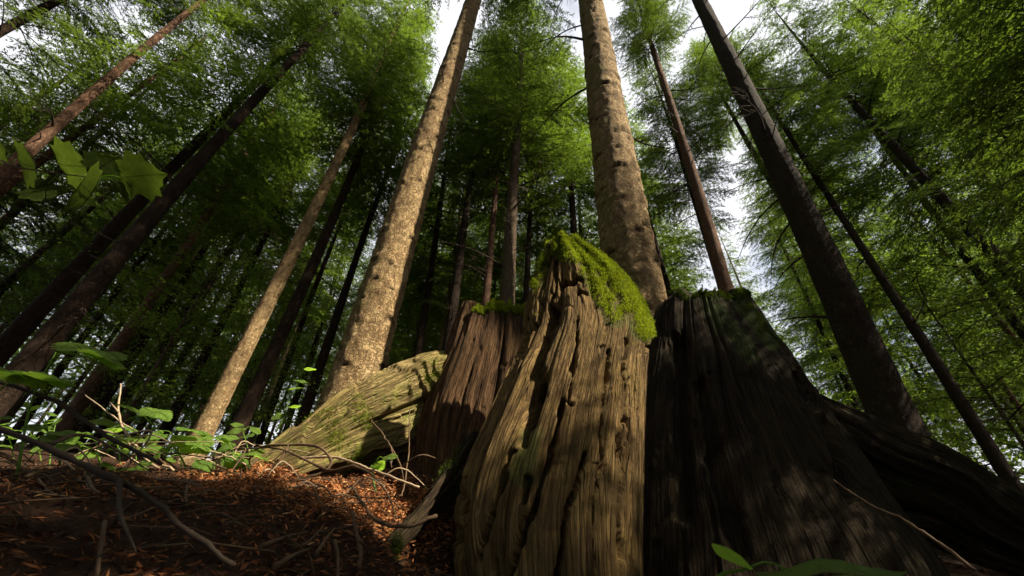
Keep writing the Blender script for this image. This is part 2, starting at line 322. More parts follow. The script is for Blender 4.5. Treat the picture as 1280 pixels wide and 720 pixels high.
def loft(name, rows, nseg, nlen, seed, mat, parent, jag=.05, shape=2.4, carve=(), moss=None, big=.03, crack=.035, cf=16., cap_moss=0, plate=.012, rough_top=.12, label=None):
    """rows: (y_px, xL, xR, D, thick) from the top down; a closed, horizontally sectioned column"""
    rows = np.array(rows, float); L, Rr = [], []
    C, A, B = [], [], []
    for y, xl, xr, D, th in rows:
        p = np.array(pt(xl, y, D)); q = np.array(pt(xr, y, D)); c = (p + q) / 2; c[1] += th * .35
        C.append(c); A.append((q - p) / 2); B.append(th / 2)
    cc = catmull(np.hstack([C, A, np.array(B)[:, None]]), nlen)
    Cc, Aa, Bb = cc[:, :3], cc[:, 3:6], cc[:, 6]
    th = np.linspace(0, 2 * math.pi, nseg, endpoint=False)
    cs, sn = np.cos(th), np.sin(th)
    ex = 2 / shape
    cx = np.sign(cs) * np.abs(cs) ** ex; sy = np.sign(sn) * np.abs(sn) ** ex
    V = Cc[:, None] + Aa[:, None] * cx[None, :, None]; V[:, :, 1] += -Bb[:, None] * sy[None] * 1.0
    # arc and length coordinates
    wid = np.linalg.norm(Aa, axis=1).mean()
    per = np.concatenate([[0], np.cumsum(np.hypot(np.diff(cx) * wid, np.diff(sy) * Bb.mean()))])
    Lz = np.concatenate([[0], np.cumsum(np.linalg.norm(np.diff(Cc, axis=0), axis=1))])
    S = np.broadcast_to(per[None], V.shape[:2]); T = np.broadcast_to(Lz[:, None], V.shape[:2])
    N = np.zeros_like(V); nx = cx * Bb.mean(); ny = sy * wid
    N[..., 0] = nx; N[..., 1] = -ny; N /= np.linalg.norm(N, axis=2, keepdims=True)
    d = grain(S, T, seed, big, crack, cf, plate)
    px = proj(V.reshape(-1, 3)).reshape(*V.shape[:2], 2)
    front = sn[None] > -.25
    for poly, wpx, dep in carve:
        q = px.reshape(-1, 2) + 9 * np.stack([fbm(S.ravel() * 45, T.ravel() * 9, seed + 81, 3), fbm(S.ravel() * 30, T.ravel() * 20, seed + 82, 2)], -1)
        dd = seg_dist(q, poly).reshape(V.shape[:2])
        d = d - np.where(front, dep * (np.exp(-(dd / wpx) ** 4) * .8 + .2 * np.exp(-(dd / (wpx * 2.2)) ** 2)), 0)
    V = V + N * d[..., None]
    # jagged, splintered rim
    top = np.exp(-T / rough_top)
    V[..., 2] += top * jag * (fbm(S * 14, S * 0 + seed, seed + 70, 3) * 1.6 + .5 * vn(S * 90, S * 0, seed + 71))
    ms = np.zeros(V.shape[:2]) + .08 + .35 * np.clip(fbm(S * 3, T * 2, seed + 90, 3), 0, 1)
    if moss:
        for poly, wpx, amt in moss:
            ms = np.maximum(ms, np.where(sn[None] > -.6, amt * np.exp(-(seg_dist(px.reshape(-1, 2), poly).reshape(V.shape[:2]) / wpx) ** 4), 0))
    ms = np.clip(ms + cap_moss * top, 0, 1.5)
    Vf = V.reshape(-1, 3); F = grid_faces(nlen, nseg, True)[:, ::-1]
    uv = np.stack([S, T], -1).reshape(-1, 2)
    # cap: concentric rings, broken surface
    rings = 14; capV = []; capuv = []; ctr = V[0].mean(0)
    for k in range(1, rings):
        f = 1 - k / rings
        P = ctr + (V[0] - ctr) * f
        P[:, 2] += .5 * jag * fbm(P[:, 0] * 25, P[:, 1] * 25, seed + 75, 3) - .06 * (1 - f) ** .5 * 0
        capV.append(P); capuv.append(P[:, :2])
    base = len(Vf); Vf = np.vstack([Vf] + capV + [ctr[None]]); uv = np.vstack([uv] + capuv + [ctr[None, :2]])
    ring_idx = [np.arange(nseg)] + [base + k * nseg + np.arange(nseg) for k in range(rings - 1)]
    CF = []
    for a, b_ in zip(ring_idx[:-1], ring_idx[1:]):
        CF.append(np.stack([a, np.roll(a, -1), np.roll(b_, -1), b_], -1))
    a = ring_idx[-1]; tri = np.stack([a, np.roll(a, -1), np.full(nseg, len(Vf) - 1)], -1)
    at = np.concatenate([ms.ravel(), np.full(len(Vf) - ms.size, .3 + cap_moss)])
    me = mesh_np(name, Vf, [np.concatenate([F] + CF), tri], uv=uv, attrs={'moss': at}, mats=[mat])
    o = link(name, me, parent)
    if label: o['label'] = label
    return o, V, N, ms, px

def root_tube(name, path, rad, nseg, nlen, seed, mat, parent, flat=.7, big=.03, crack=.03, cf=16., moss=.1, chunk=0, plate=.012, label=None):
    P = catmull(path, nlen); rr = catmull(np.stack([np.asarray(rad), np.asarray(rad) * 0, np.asarray(rad) * 0], -1), nlen)[:, 0]
    t = np.gradient(P, axis=0); t /= np.linalg.norm(t, axis=1, keepdims=True)
    a = np.cross(t, [0, 0, 1.]); a /= np.linalg.norm(a, axis=1, keepdims=True); b_ = np.cross(a, t)
    th = np.linspace(0, 2 * math.pi, nseg, endpoint=False)
    Nn = a[:, None] * np.cos(th)[None, :, None] * flat + b_[:, None] * np.sin(th)[None, :, None]
    V = P[:, None] + Nn * rr[:, None, None]; Nn = Nn / np.linalg.norm(Nn, axis=2, keepdims=True)
    L = np.concatenate([[0], np.cumsum(np.linalg.norm(np.diff(P, axis=0), axis=1))])
    S = np.broadcast_to(th[None] * np.mean(rad), V.shape[:2]); T = np.broadcast_to(L[:, None], V.shape[:2])
    sc_ = np.clip(rr / np.mean(rad), .3, 1)[:, None]
    V = V + Nn * (grain(S, T, seed, big, crack, cf, plate) * sc_)[..., None]
    if chunk:
        q = fbm(S * 5 + 2, T * 3.5, seed + 120, 3) * 3; fl = np.floor(q); V = V + Nn * (chunk * (fl + np.clip((q - fl - .5) * 8 + .5, 0, 1)) + .25 * chunk * fbm(S * 30, T * 18, seed + 130, 3))[..., None]
    ms = moss + .4 * np.clip(fbm(S * 4, T * 3, seed + 90, 3) + .2, 0, 1) + 0 * S
    n = nlen * nseg; Vf = np.vstack([V.reshape(-1, 3), P[0], P[-1]])
    i = np.arange(nseg); t1 = np.stack([i, np.roll(i, -1), np.full(nseg, n)], -1)
    j = (nlen - 1) * nseg + i; t2 = np.stack([np.roll(j, -1), j, np.full(nseg, n + 1)], -1)
    uv = np.vstack([np.stack([S, T], -1).reshape(-1, 2), [[0, 0], [0, 0]]])
    me = mesh_np(name, Vf, [grid_faces(nlen, nseg, True), np.vstack([t1, t2])], uv=uv, attrs={'moss': np.append(ms.ravel(), [0, 0])}, mats=[mat])
    o = link(name, me, parent)
    if label: o['label'] = label
    return o, V, Nn

def moss_tufts(name, P, N, w, count, parent, mat=M_mossblade, ln=(.004, .010), wd=.0015, label=None, seed=1, lift=.55):
    """tiny leafy shoots scattered on a lumpy cushion"""
    r = np.random.default_rng(seed); w = w / w.sum(); k = r.choice(len(P), count, p=w)
    lump = (.5 + .5 * fbm(P[k][:, 0] * 45 + P[k][:, 1] * 30, P[k][:, 2] * 45, seed + 3, 2)) * lift
    base = P[k] + r.normal(0, .0035, (count, 3)) + N[k] * (.002 + .016 * lump)[:, None]
    d = N[k] + r.normal(0, .65, (count, 3)) + np.array([0, 0, .25]); d /= np.linalg.norm(d, axis=1, keepdims=True)
    l = r.uniform(*ln, (count, 1)); side = np.cross(d, r.normal(0, 1, (count, 3))); side /= np.linalg.norm(side, axis=1, keepdims=True)
    a = base - side * wd; b_ = base + side * wd; c = base + d * l
    V = np.stack([a, b_, c], 1).reshape(-1, 3)
    me = mesh_np(name, V, np.arange(3 * count).reshape(-1, 3), mats=[mat], smooth=False)
    o = link(name, me, parent, kind='stuff')
    if label: o['label'] = label
    return o

stump = thing('tree_stump', 'huge rotting conifer stump with jagged mossy spire and spreading roots in the foreground', 'tree stump')
cv = [([(690, 385), (668, 450), (662, 500), (652, 545)], 6, .06), ([(670, 470), (660, 520)], 11, .06),
      ([(700, 350), (712, 351)], 3.5, .05), ([(718, 351), (724, 350)], 3, .05), ([(722, 366), (731, 364)], 3, .05),
      ([(704, 500), (676, 600), (644, 690), (628, 760)], 3.6, .06), ([(640, 560), (612, 625), (590, 700)], 3.4, .05),
      ([(737, 560), (716, 630), (692, 730)], 3.6, .06), ([(765, 440), (752, 600), (744, 740)], 2, .035), ([(788, 420), (785, 560), (786, 700)], 1.6, .03),
      ([(682, 300), (676, 340), (664, 400), (640, 440)], 2.4, .05), ([(697, 310), (690, 345), (684, 400)], 2, .04), ([(655, 400), (630, 455), (600, 510)], 2, .03),
      ([(812, 430), (820, 470)], 3, .03), ([(572, 600), (556, 690)], 2.6, .04), ([(655, 600), (650, 625)], 5, .04), ([(720, 400), (712, 500)], 1.6, .03)]
o1, V1, N1, m1, px1 = loft('buttress', [
    (297, 686, 722, 1.30, .10), (312, 676, 752, 1.285, .16), (335, 668, 785, 1.26, .22), (362, 658, 808, 1.23, .27), (400, 650, 826, 1.18, .32),
    (450, 628, 824, 1.10, .36), (500, 605, 824, 1.03, .38), (560, 575, 826, .96, .40), (620, 552, 828, .90, .42), (680, 546, 829, .85, .44), (760, 552, 832, .80, .46), (900, 565, 840, .74, .5)],
    520, 460, 3, M_wood, stump, jag=.02, shape=2.2, carve=cv,
    moss=[([(695, 294), (745, 316), (785, 345), (812, 405)], 23, 1.25), ([(738, 340), (772, 395)], 14, 1.15), ([(672, 318), (666, 348)], 10, 1.1), ([(660, 540), (650, 590)], 20, .75)],
    big=.012, crack=.017, cf=13, plate=.0055, rough_top=.05, label='broken front spire of brown rotten wood capped with bright moss')
w1 = np.where((m1 > .78), m1 ** 2, 0); w1[:, :] *= 1
mf = np.clip((m1 + .9 * fbm(px1[..., 0] / 7, px1[..., 1] / 9, 8, 3) - .66) * 2.0, 0, 1) ** 1.5 * (px1[..., 1] < 440)
moss_tufts('moss', V1.reshape(-1, 3), N1.reshape(-1, 3) + np.array([0, 0, .4]), mf.ravel().astype(float), 80000, stump, label='bright yellow green moss cushion over the tip of the front spire', seed=2, lift=.32)

o2, V2, N2, m2, px2 = loft('stump_wall', [
    (384, 572, 690, 1.80, .14), (400, 563, 700, 1.78, .20), (440, 546, 710, 1.72, .28), (500, 516, 720, 1.66, .34), (560, 496, 730, 1.60, .38), (640, 486, 740, 1.52, .45), (760, 480, 740, 1.45, .5)],
    320, 280, 17, M_wood_red, stump, jag=.05, shape=2.3, moss=[([(600, 383), (650, 383)], 9, 1.2), ([(530, 420), (548, 400)], 10, .8)], big=.02, crack=.03, cf=14, plate=.007, label='reddish brown inner wall of the stump behind the spire')
mf2 = (m2 > .8)
moss_tufts('moss', V2.reshape(-1, 3), N2.reshape(-1, 3) * .5 + np.array([0, 0, .9]), mf2.ravel().astype(float), 14000, stump, label='small flat moss cap on the wall left of the spire', seed=5)

o3, V3, N3, m3, px3 = loft('buttress', [
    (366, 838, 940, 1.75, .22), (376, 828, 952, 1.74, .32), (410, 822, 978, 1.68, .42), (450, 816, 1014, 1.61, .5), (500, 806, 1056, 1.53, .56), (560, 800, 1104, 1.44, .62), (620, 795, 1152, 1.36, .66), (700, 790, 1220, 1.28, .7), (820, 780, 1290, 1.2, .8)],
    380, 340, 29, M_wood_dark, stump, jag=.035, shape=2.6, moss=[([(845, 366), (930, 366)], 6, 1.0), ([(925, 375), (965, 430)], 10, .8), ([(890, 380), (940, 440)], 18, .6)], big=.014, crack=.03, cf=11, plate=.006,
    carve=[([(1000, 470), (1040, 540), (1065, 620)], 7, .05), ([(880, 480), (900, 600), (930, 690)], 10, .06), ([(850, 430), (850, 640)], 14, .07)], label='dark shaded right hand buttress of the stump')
mf3 = (m3 + .35 * fbm(px3[..., 0] / 12, px3[..., 1] / 12, 18, 2) > .85)
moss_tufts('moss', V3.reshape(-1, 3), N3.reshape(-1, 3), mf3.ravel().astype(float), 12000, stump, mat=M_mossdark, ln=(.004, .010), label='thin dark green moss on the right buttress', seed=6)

o4, V4, N4 = root_tube('root', [pt(610, 492, 1.98), pt(532, 503, 1.82), pt(458, 530, 1.63), pt(395, 562, 1.52), pt(335, 592, 1.44), pt(285, 618, 1.36)],
    [.27, .235, .19, .125, .07, .035], 250, 440, 41, M_wood_pale, stump, flat=.62, big=.03, crack=.026, cf=12, moss=.24, plate=.013, chunk=.017, label='pale sunlit root flaring down to the left')
moss_tufts('moss', V4.reshape(-1, 3), N4.reshape(-1, 3), (np.clip(fbm(V4[..., 0].ravel() * 9, V4[..., 1].ravel() * 9 + V4[..., 2].ravel() * 7, 97, 3) - .12, 0, 1) + 1e-5), 14000, stump, mat=M_mossblade, ln=(.003, .007), label='thin patchy moss on the pale left root', seed=19, lift=.12)
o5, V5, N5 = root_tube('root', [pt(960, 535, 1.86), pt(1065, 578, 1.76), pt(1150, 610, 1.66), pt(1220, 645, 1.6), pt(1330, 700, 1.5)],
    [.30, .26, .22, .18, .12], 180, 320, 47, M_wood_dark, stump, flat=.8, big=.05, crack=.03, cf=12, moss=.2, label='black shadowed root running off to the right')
o6, V6, N6 = root_tube('root', [pt(590, 560, 1.25), pt(560, 600, 1.16), pt(520, 645, 1.05), pt(480, 690, .95), pt(450, 740, .85)],
    [.048, .036, .026, .018, .010], 120, 200, 53, M_wood_dark, stump, flat=1, big=.015, crack=.01, cf=30, moss=.02, chunk=.006, label='low mossy root at the foot of the front spire')
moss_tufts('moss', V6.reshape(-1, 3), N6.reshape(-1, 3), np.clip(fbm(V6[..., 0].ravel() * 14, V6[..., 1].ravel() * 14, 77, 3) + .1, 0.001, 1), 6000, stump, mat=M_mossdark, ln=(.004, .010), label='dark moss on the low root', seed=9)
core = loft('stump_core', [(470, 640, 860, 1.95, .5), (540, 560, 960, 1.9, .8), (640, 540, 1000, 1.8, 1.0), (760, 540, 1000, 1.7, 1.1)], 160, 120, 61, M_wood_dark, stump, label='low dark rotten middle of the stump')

# ------------------------------------------------------------------ spruce foliage
def crown_mesh(name, H, rad, nb, step, blen, bwid, seed, limb_r=.02, lowbare=.15, gap=.0):
    """limbs in loose whorls, drooping side twigs, needle sprays as slim blades"""
    r = np.random.default_rng(seed); BV = []; tb = Tubes()
    hs = np.sort(r.random(nb)) ** .9 * H
    az0 = 0
    for i, h in enumerate(hs):
        f = h / H; az0 += 2.4 + r.normal(0, .35)
        L = rad * ((1 - f) ** .75 * .92 + .08) * r.uniform(.6, 1.12)
        if f < lowbare: L *= .55 + .45 * f / lowbare
        if r.random() < gap: continue
        up = r.uniform(-.25, .15) + .45 * f; dr = r.uniform(.25, .62) * (1 - f)
        out = np.array([math.cos(az0), math.sin(az0), 0]); lat = np.array([-out[1], out[0], 0])
        ns = 7; t = np.linspace(0, 1, ns)
        bend = r.normal(0, .12)
        main = out * (L * t)[:, None] + lat * (bend * L * t ** 2)[:, None]; main[:, 2] = h + L * (up * t - dr * t ** 2 + .12 * t ** 4)
        tb.add(main, np.linspace(limb_r * (.5 + L / rad * .5), .003, ns), 3, cap=False)
        nside = max(4, int(L / (step * 2.6)))
        ts = np.linspace(.14 + .1 * r.random(), 1.0, nside) 
        for k, tt in enumerate(ts):
            p0 = np.array([np.interp(tt, t, main[:, c]) for c in range(3)])
            sg = 1 if k % 2 else -1; an = r.uniform(.6, 1.05)
            sl = L * (.10 + .36 * (1 - tt) ** .8 * min(1, tt * 3.0)) * r.uniform(.6, 1.2) + .10
            if k == nside - 1: an = 0; sl = .2
            d = out * math.cos(an) + lat * sg * math.sin(an); d[2] -= r.uniform(.0, .5)
            m = max(3, int(sl / step)); q = (np.arange(m) + r.random(m)) / m
            sp = p0 + d * (sl * q)[:, None]; sp[:, 2] -= .35 * sl * q ** 2
            if sl > .28: tb.add(np.stack([p0, p0 + d * sl * .5 + [0, 0, -.09 * sl], p0 + d * sl + [0, 0, -.35 * sl]]), [.005, .003, .0015], 3, cap=False)
            sd_ = np.cross(d, [0, 0, 1.]); sd_ /= np.linalg.norm(sd_) + 1e-9
            for g in (-1, 1):
                dd = d * r.uniform(.5, 1.0, (m, 1)) + g * sd_ * r.uniform(.4, 1.1, (m, 1)) + r.normal(0, .22, (m, 3)); dd[:, 2] -= r.uniform(0, .35, m)
                dd /= np.linalg.norm(dd, axis=1, keepdims=True)
                ll = blen * r.uniform(.6, 1.4, (m, 1)) * (1.15 - .6 * q[:, None])
                ws = np.cross(dd, np.array([0, 0, 1.]) + r.normal(0, .5, (m, 3))); ws /= np.linalg.norm(ws, axis=1, keepdims=True) + 1e-9
                ws *= bwid * r.uniform(.6, 1.3, (m, 1))
                BV.append(np.stack([sp - ws * .5, sp + dd * ll * .45 - ws * .0 + ws * .55, sp + dd * ll, ], 1))
                BV.append(np.stack([sp + dd * ll * .3 + ws * .5, sp - ws * .3, sp + dd * ll * .9 - ws * .6], 1))
    bv = np.concatenate(BV).reshape(-1, 3); nbv = len(bv)
    wood = np.concatenate(tb.V); wf = np.concatenate(tb.F) + nbv
    F3 = np.arange(nbv).reshape(-1, 3)
    me = mesh_np(name, np.vstack([bv, wood]), [F3, wf], mats=[M_needle, M_twig], smooth=False,
                 mat_idx=np.concatenate([np.zeros(len(F3), int), np.ones(len(wf), int)]))
    print(name, 'tris', len(F3) + 2 * len(wf)); return me
def dead_branch_mesh(seed, L):
    r = np.random.default_rng(seed); tb = Tubes(); n = 9; t = np.linspace(0, 1, n)
    p = np.stack([L * t, .12 * L * np.sin(t * 3 + r.random() * 3) * t, L * (r.uniform(-.2, .25) * t - r.uniform(.05, .35) * t ** 2)], -1)
    tb.add(p, np.linspace(.012 + .004 * L, .002, n), 4)
    for k in range(int(7 + 6 * L)):
        a = r.uniform(.2, .95); q = np.array([np.interp(a, t, p[:, c]) for c in range(3)]); s = r.choice([-1, 1])
        l = L * r.uniform(.12, .38) * (1.15 - a); d = np.array([r.uniform(.3, .9), s * r.uniform(.4, 1), r.normal(-.15, .35)]); d /= np.linalg.norm(d)
        e = q + d * l; m_ = (q + e) / 2 + r.normal(0, .06, 3) * l; tb.add([q, m_, e], [.005, .0035, .0012], 3, cap=False)
        if l > .25:
            for _ in range(3):
                d2 = d + r.normal(0, .5, 3); u = q + d * l * r.uniform(.3, .9); tb.add([u, u + d2 * l * .4], [.0025, .001], 3, cap=False)
    return tb.mesh('dead_branch', M_twig)
DEAD = [dead_branch_mesh(60 + k, L) for k, L in enumerate((.5, .8, 1.1, 1.5, 1.9, .35))]

CROWNS = [crown_mesh('crown_fine_%d' % k, H, r_, nb, .032, .105, .021, 100 + k, gap=g) for k, (H, r_, nb, g) in enumerate(((12, 2.6, 128, .03), (12, 2.9, 112, .05), (12, 2.3, 120, .04)))]
FAR = [crown_mesh('crown_far_%d' % k, H, r_, nb, .055, .17, .034, 140 + k, gap=.03) for k, (H, r_, nb) in enumerate(((13, 2.8, 150), (13, 3.1, 130), (13, 2.6, 150)))]

def beech_mesh(name, H, rad, n, leaf, seed):
    r = np.random.default_rng(seed); tb = Tubes(); LV = []
    nb = 26
    for i in range(nb):
        h = H * (.05 + .9 * i / nb); az = i * 2.4 + r.normal(0, .3); L = rad * math.sin(math.pi * (.25 + .7 * i / nb)) * r.uniform(.6, 1.15)
        d = np.array([math.cos(az), math.sin(az), r.uniform(.1, .6)])
        t = np.linspace(0, 1, 6)[:, None]; p = np.array([0, 0, h]) + d * L * t; p[:, 2] -= (.3 * L * t[:, 0] ** 2); p += r.normal(0, .03 * L, p.shape) * t
        tb.add(p, np.linspace(.014, .003, 6), 3, cap=False)
        m = n // nb; q = r.random(m) ** .6; c = np.stack([np.interp(q, t[:, 0], p[:, k]) for k in range(3)], -1)
        c += np.stack([r.normal(0, .20 * L, m), r.normal(0, .20 * L, m), r.normal(0, .06 * L, m)], -1)
        dd = r.normal(0, 1, (m, 3)); dd[:, 2] *= .35; dd /= np.linalg.norm(dd, axis=1, keepdims=True)
        nn = np.array([0, 0, 1.]) + r.normal(0, .4, (m, 3)); ws = np.cross(dd, nn); ws /= np.linalg.norm(ws, axis=1, keepdims=True)
        l = leaf * r.uniform(.6, 1.3, (m, 1))
        LV.append(np.stack([c, c + dd * l * .45 + ws * l * .3, c + dd * l, c + dd * l * .45 - ws * l * .3], 1))
    lv = np.concatenate(LV).reshape(-1, 3); F4 = np.arange(len(lv)).reshape(-1, 4); wf = np.concatenate(tb.F) + len(lv)
    return mesh_np(name, np.vstack([lv, np.concatenate(tb.V)]), np.vstack([F4, wf]), mats=[M_beech, M_twig], smooth=False,
                   mat_idx=np.concatenate([np.zeros(len(F4), int), np.ones(len(wf), int)]))
BEECH = [beech_mesh('beech_crown_%d' % k, 5, 1.7, 9000, .06, 170 + k) for k in range(2)]

# ------------------------------------------------------------------ trunks
def trunk_mesh(P0, dirv, Ht, r0, nseg, nlen, mat, scars=0, seed=0, top=.25, bump=.012, cap_h=None):
    """P0 base, relative coordinates; returns a mesh local to P0"""
    r = np.random.default_rng(seed); Lr = Ht if cap_h is None else cap_h
    t = np.linspace(0, 1, nlen) ** (1.6 if nlen > 300 else 1.15); z = t * Lr; rad = r0 * (1 - (1 - top) * z / Ht) * (1 + .35 * np.exp(-z / .35)) * np.clip((Ht - z) / (.3 * Ht) + .06, 0, 1) ** .7
    th = np.linspace(0, 2 * math.pi, nseg, endpoint=False)
    ax = np.outer(z, dirv); ax[:, 0] += .05 * np.sin(z * .35 + seed) ; ax[:, 1] += .05 * np.cos(z * .3 + seed) - .05 * math.cos(seed)
    ax[:, 0] -= .05 * math.sin(seed)
    S = th[None] * r0 + 0 * z[:, None]; Z = z[:, None] + 0 * th[None]
    d = bump * .6 * fbm(S * 8, Z * 3, seed + 5, 3)
    d += bump * .5 * fbm(S * 22 + 3, Z * 14, seed + 9, 2)
    # close the noise seam
    bl = np.clip((th - 5.6) / .68, 0, 1)[None]; d = d * (1 - bl) + bl * d[:, :1]
    sc_a = np.zeros_like(d); stubs = []
    zz = .5
    while scars and zz < Lr - .3:
        k = r.integers(4, 7); o = r.random() * 6.28
        for j in range(k):
            a = (o + j * 6.28 / k + r.normal(0, .3)) % 6.28; zc = zz + r.normal(0, .09); s = r.uniform(.45, 1.15) * scars
            da = (th[None] - a + math.pi) % (2 * math.pi) - math.pi; u = da * r0 / (.075 * s); v = (Z - zc) / (.045 * s)
            eye = v + 1.0 * np.abs(u) ** 1.2 - .2                     # drooping brow above each knot
            band = np.exp(-(eye / .30) ** 2) * np.exp(-(u / 1.1) ** 4)
            d += s * (.008 * np.exp(-((v - .9) / 1.1) ** 2 - u ** 2) - .014 * band)
            knot = np.exp(-((u / .3) ** 2 + ((v + .1) / .45) ** 2) ** 1.5)
            d -= .010 * s * knot
            sc_a = np.maximum(sc_a, np.maximum(band * 1.1 * np.clip(1.35 - np.abs(u), 0, 1), knot))
            stubs.append((zc - .01, a))
        # thin ring ridge round the whorl
        wob = zz + .03 * np.sin(th[None] * 2 + zz); d += .003 * np.exp(-((Z - wob) / .035) ** 2); rl = np.exp(-((Z - wob + .03) / .010) ** 2) * np.clip(.3 + 1.5 * vn(th[None] * 2.2 + 0 * Z, Z * 1.5, seed + 60), 0, 1); d -= .006 * rl; sc_a = np.maximum(sc_a, .7 * rl)
        zz += r.uniform(.24, .42)
    R = rad[:, None] + d
    V = np.stack([ax[:, 0:1] + R * np.cos(th), ax[:, 1:2] + R * np.sin(th), z[:, None] * dirv[2] + 0 * R], -1)
    uvS = np.minimum(S, 2 * math.pi * r0 - S) if nseg < 40 else S
    me = mesh_np('trunk', V.reshape(-1, 3), grid_faces(nlen, nseg, True), uv=np.stack([uvS, Z], -1).reshape(-1, 2), attrs={'scar': sc_a.ravel()}, mats=[mat])
    return me, stubs, lambda h: (np.array([np.interp(h, z, ax[:, 0]), np.interp(h, z, ax[:, 1]), h * dirv[2]]), float(np.interp(h, z, rad)))

placed = []
def tree_by_px(p1, p2, wpx, r_t, mat, label, Ht=20, crown=None, ch=8.0, cscale=1.0, res=(24, 60), scars=0, dead=0, deadz=(1.5, 8), seed=0, name='spruce_tree', group=None, top=.3, dead_i=(0, 1, 2, 3)):
    # horizontal distance at which a trunk of radius r_t shows wpx wide at p1
    d = ray(*p1); u = d / math.hypot(d.x, d.y); perp = Vector((-u.y, u.x, 0)).normalized()
    def width(R):
        c = u * R; a = proj(np.array([c + perp * r_t, c - perp * r_t])); return float(np.hypot(*(a[0] - a[1])))
    lo, hi = .5, 80
    for _ in range(50):
        mid = (lo + hi) / 2
        if width(mid) > wpx: lo = mid
        else: hi = mid
    Rh = mid; A = ptr(*p1, Rh); B = ptr(*p2, Rh)
    if A.z > B.z: A, B = B, A
    dv = (B - A) / (B.z - A.z)
    zb = float(ground(A.x, A.y)) - .05
    for _ in range(3):
        base = A + dv * (zb - A.z); zb = float(ground(base.x, base.y)) - .06
    base = A + dv * (zb - A.z)
    t = thing(name, label, 'tree', base, group)
    me, stubs, at = trunk_mesh(base, np.array(dv), Ht, r_t * 1.05, res[0], res[1], mat, scars=scars, seed=seed + 3, top=top)
    link('trunk', me, t)
    r = random.Random(seed)
    if crown is not None:
        c = link('crown', crown, t); q, _ = at(ch); c.location = q; c.rotation_euler = (Vector((0, 0, 1)).rotation_difference(dv).to_matrix() @ Matrix.Rotation(r.random() * 6.28, 3, 'Z')).to_euler(); c.scale = (cscale, cscale, (Ht - ch) / 11.0)
    for k in range(dead):
        h = deadz[0] + (deadz[1] - deadz[0]) * (k + r.random()) / dead; q, rr = at(h); a = r.random() * 6.28
        o = link('dead_branch', DEAD[r.choice(dead_i)], t); o.location = q + np.array([math.cos(a), math.sin(a), 0]) * rr * .8
        o.rotation_euler = (r.uniform(-.4, .4), r.uniform(-.25, .25), a); s = r.uniform(.7, 1.3); o.scale = (s, s, s)
    if scars:
        st = r.sample(stubs, min(len(stubs), 26)); tb = Tubes()
        for h, a in st:
            q, rr = at(h); dr = np.array([math.cos(a), math.sin(a), r.uniform(-.1, .5)]); q = q + dr * [1, 1, 0] * rr * .9; l = r.choice([.03, .05, .08, .16])
            tb2 = Tubes(); tb2.add([q, q + dr * l * .5, q + dr * l + [0, 0, .01]], [.008, .006, .003], 4); link('branch_stub', tb2.mesh('branch_stub', M_bark_dark), t)
    placed.append((base.x, base.y, Rh)); print(label[:46], 'R=%.1f' % Rh, 'base', tuple(round(v, 1) for v in base))
    return t
C0, C1, C2 = CROWNS; G0, G1, G2 = FAR
hi = (112, 600)
tree_by_px((452, 453), (585, 0), 62, .19, M_bark_tan, 'thick sunlit tan spruce trunk with eyebrow scars rising just behind the pale left root', 24, C1, 11.5, res=hi, scars=1.0, dead=7, deadz=(4.5, 10), seed=1, dead_i=(0, 0, 1))
tree_by_px((781, 300), (731, 0), 68, .21, M_bark_tan, 'thickest scarred trunk standing directly behind the mossy spire', 25, C0, 12, res=hi, scars=1.15, dead=9, deadz=(3.0, 9), seed=2, dead_i=(0, 1, 2))
tree_by_px((900, 352), (811, 50), 22, .14, M_bark_red, 'slim reddish trunk against the bright sky gap, above the right buttress', 17, C2, 12, .6, res=(40, 160), dead=26, deadz=(5.5, 12), seed=3, dead_i=(0, 1, 2))
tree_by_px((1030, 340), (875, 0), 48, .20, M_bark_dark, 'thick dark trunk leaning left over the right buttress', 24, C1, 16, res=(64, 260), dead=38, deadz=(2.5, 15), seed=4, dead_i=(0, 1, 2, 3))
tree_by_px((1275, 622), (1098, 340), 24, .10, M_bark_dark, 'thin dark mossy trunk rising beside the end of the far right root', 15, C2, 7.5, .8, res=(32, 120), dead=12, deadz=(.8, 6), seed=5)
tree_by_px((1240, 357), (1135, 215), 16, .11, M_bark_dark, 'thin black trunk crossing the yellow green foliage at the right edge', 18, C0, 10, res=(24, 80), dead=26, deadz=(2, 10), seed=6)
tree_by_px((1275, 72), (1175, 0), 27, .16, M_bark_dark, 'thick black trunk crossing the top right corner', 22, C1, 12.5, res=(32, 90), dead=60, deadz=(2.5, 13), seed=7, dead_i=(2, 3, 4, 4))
tree_by_px((256, 535), (450, 130), 27, .15, M_bark_tan, 'lit slender tan trunk ringed with dark knots left of the pale root', 21, C2, 9.5, res=(56, 400), scars=.55, dead=9, deadz=(4, 9), seed=8, dead_i=(0, 1))
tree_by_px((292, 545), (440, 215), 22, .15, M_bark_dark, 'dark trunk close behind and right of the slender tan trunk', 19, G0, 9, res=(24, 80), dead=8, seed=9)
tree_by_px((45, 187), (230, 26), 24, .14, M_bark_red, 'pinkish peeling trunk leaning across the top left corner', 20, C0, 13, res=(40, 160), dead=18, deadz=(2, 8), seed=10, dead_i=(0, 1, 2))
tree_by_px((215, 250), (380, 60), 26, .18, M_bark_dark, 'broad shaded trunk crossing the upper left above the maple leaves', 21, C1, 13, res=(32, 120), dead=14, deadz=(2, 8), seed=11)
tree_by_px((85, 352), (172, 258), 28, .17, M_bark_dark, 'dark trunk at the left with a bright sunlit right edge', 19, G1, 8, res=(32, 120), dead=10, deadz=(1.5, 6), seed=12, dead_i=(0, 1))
tree_by_px((30, 330), (100, 268), 12, .12, M_bark_dark, 'thin black trunk near the left edge under the maple leaves', 17, G2, 8, dead=5, seed=13)
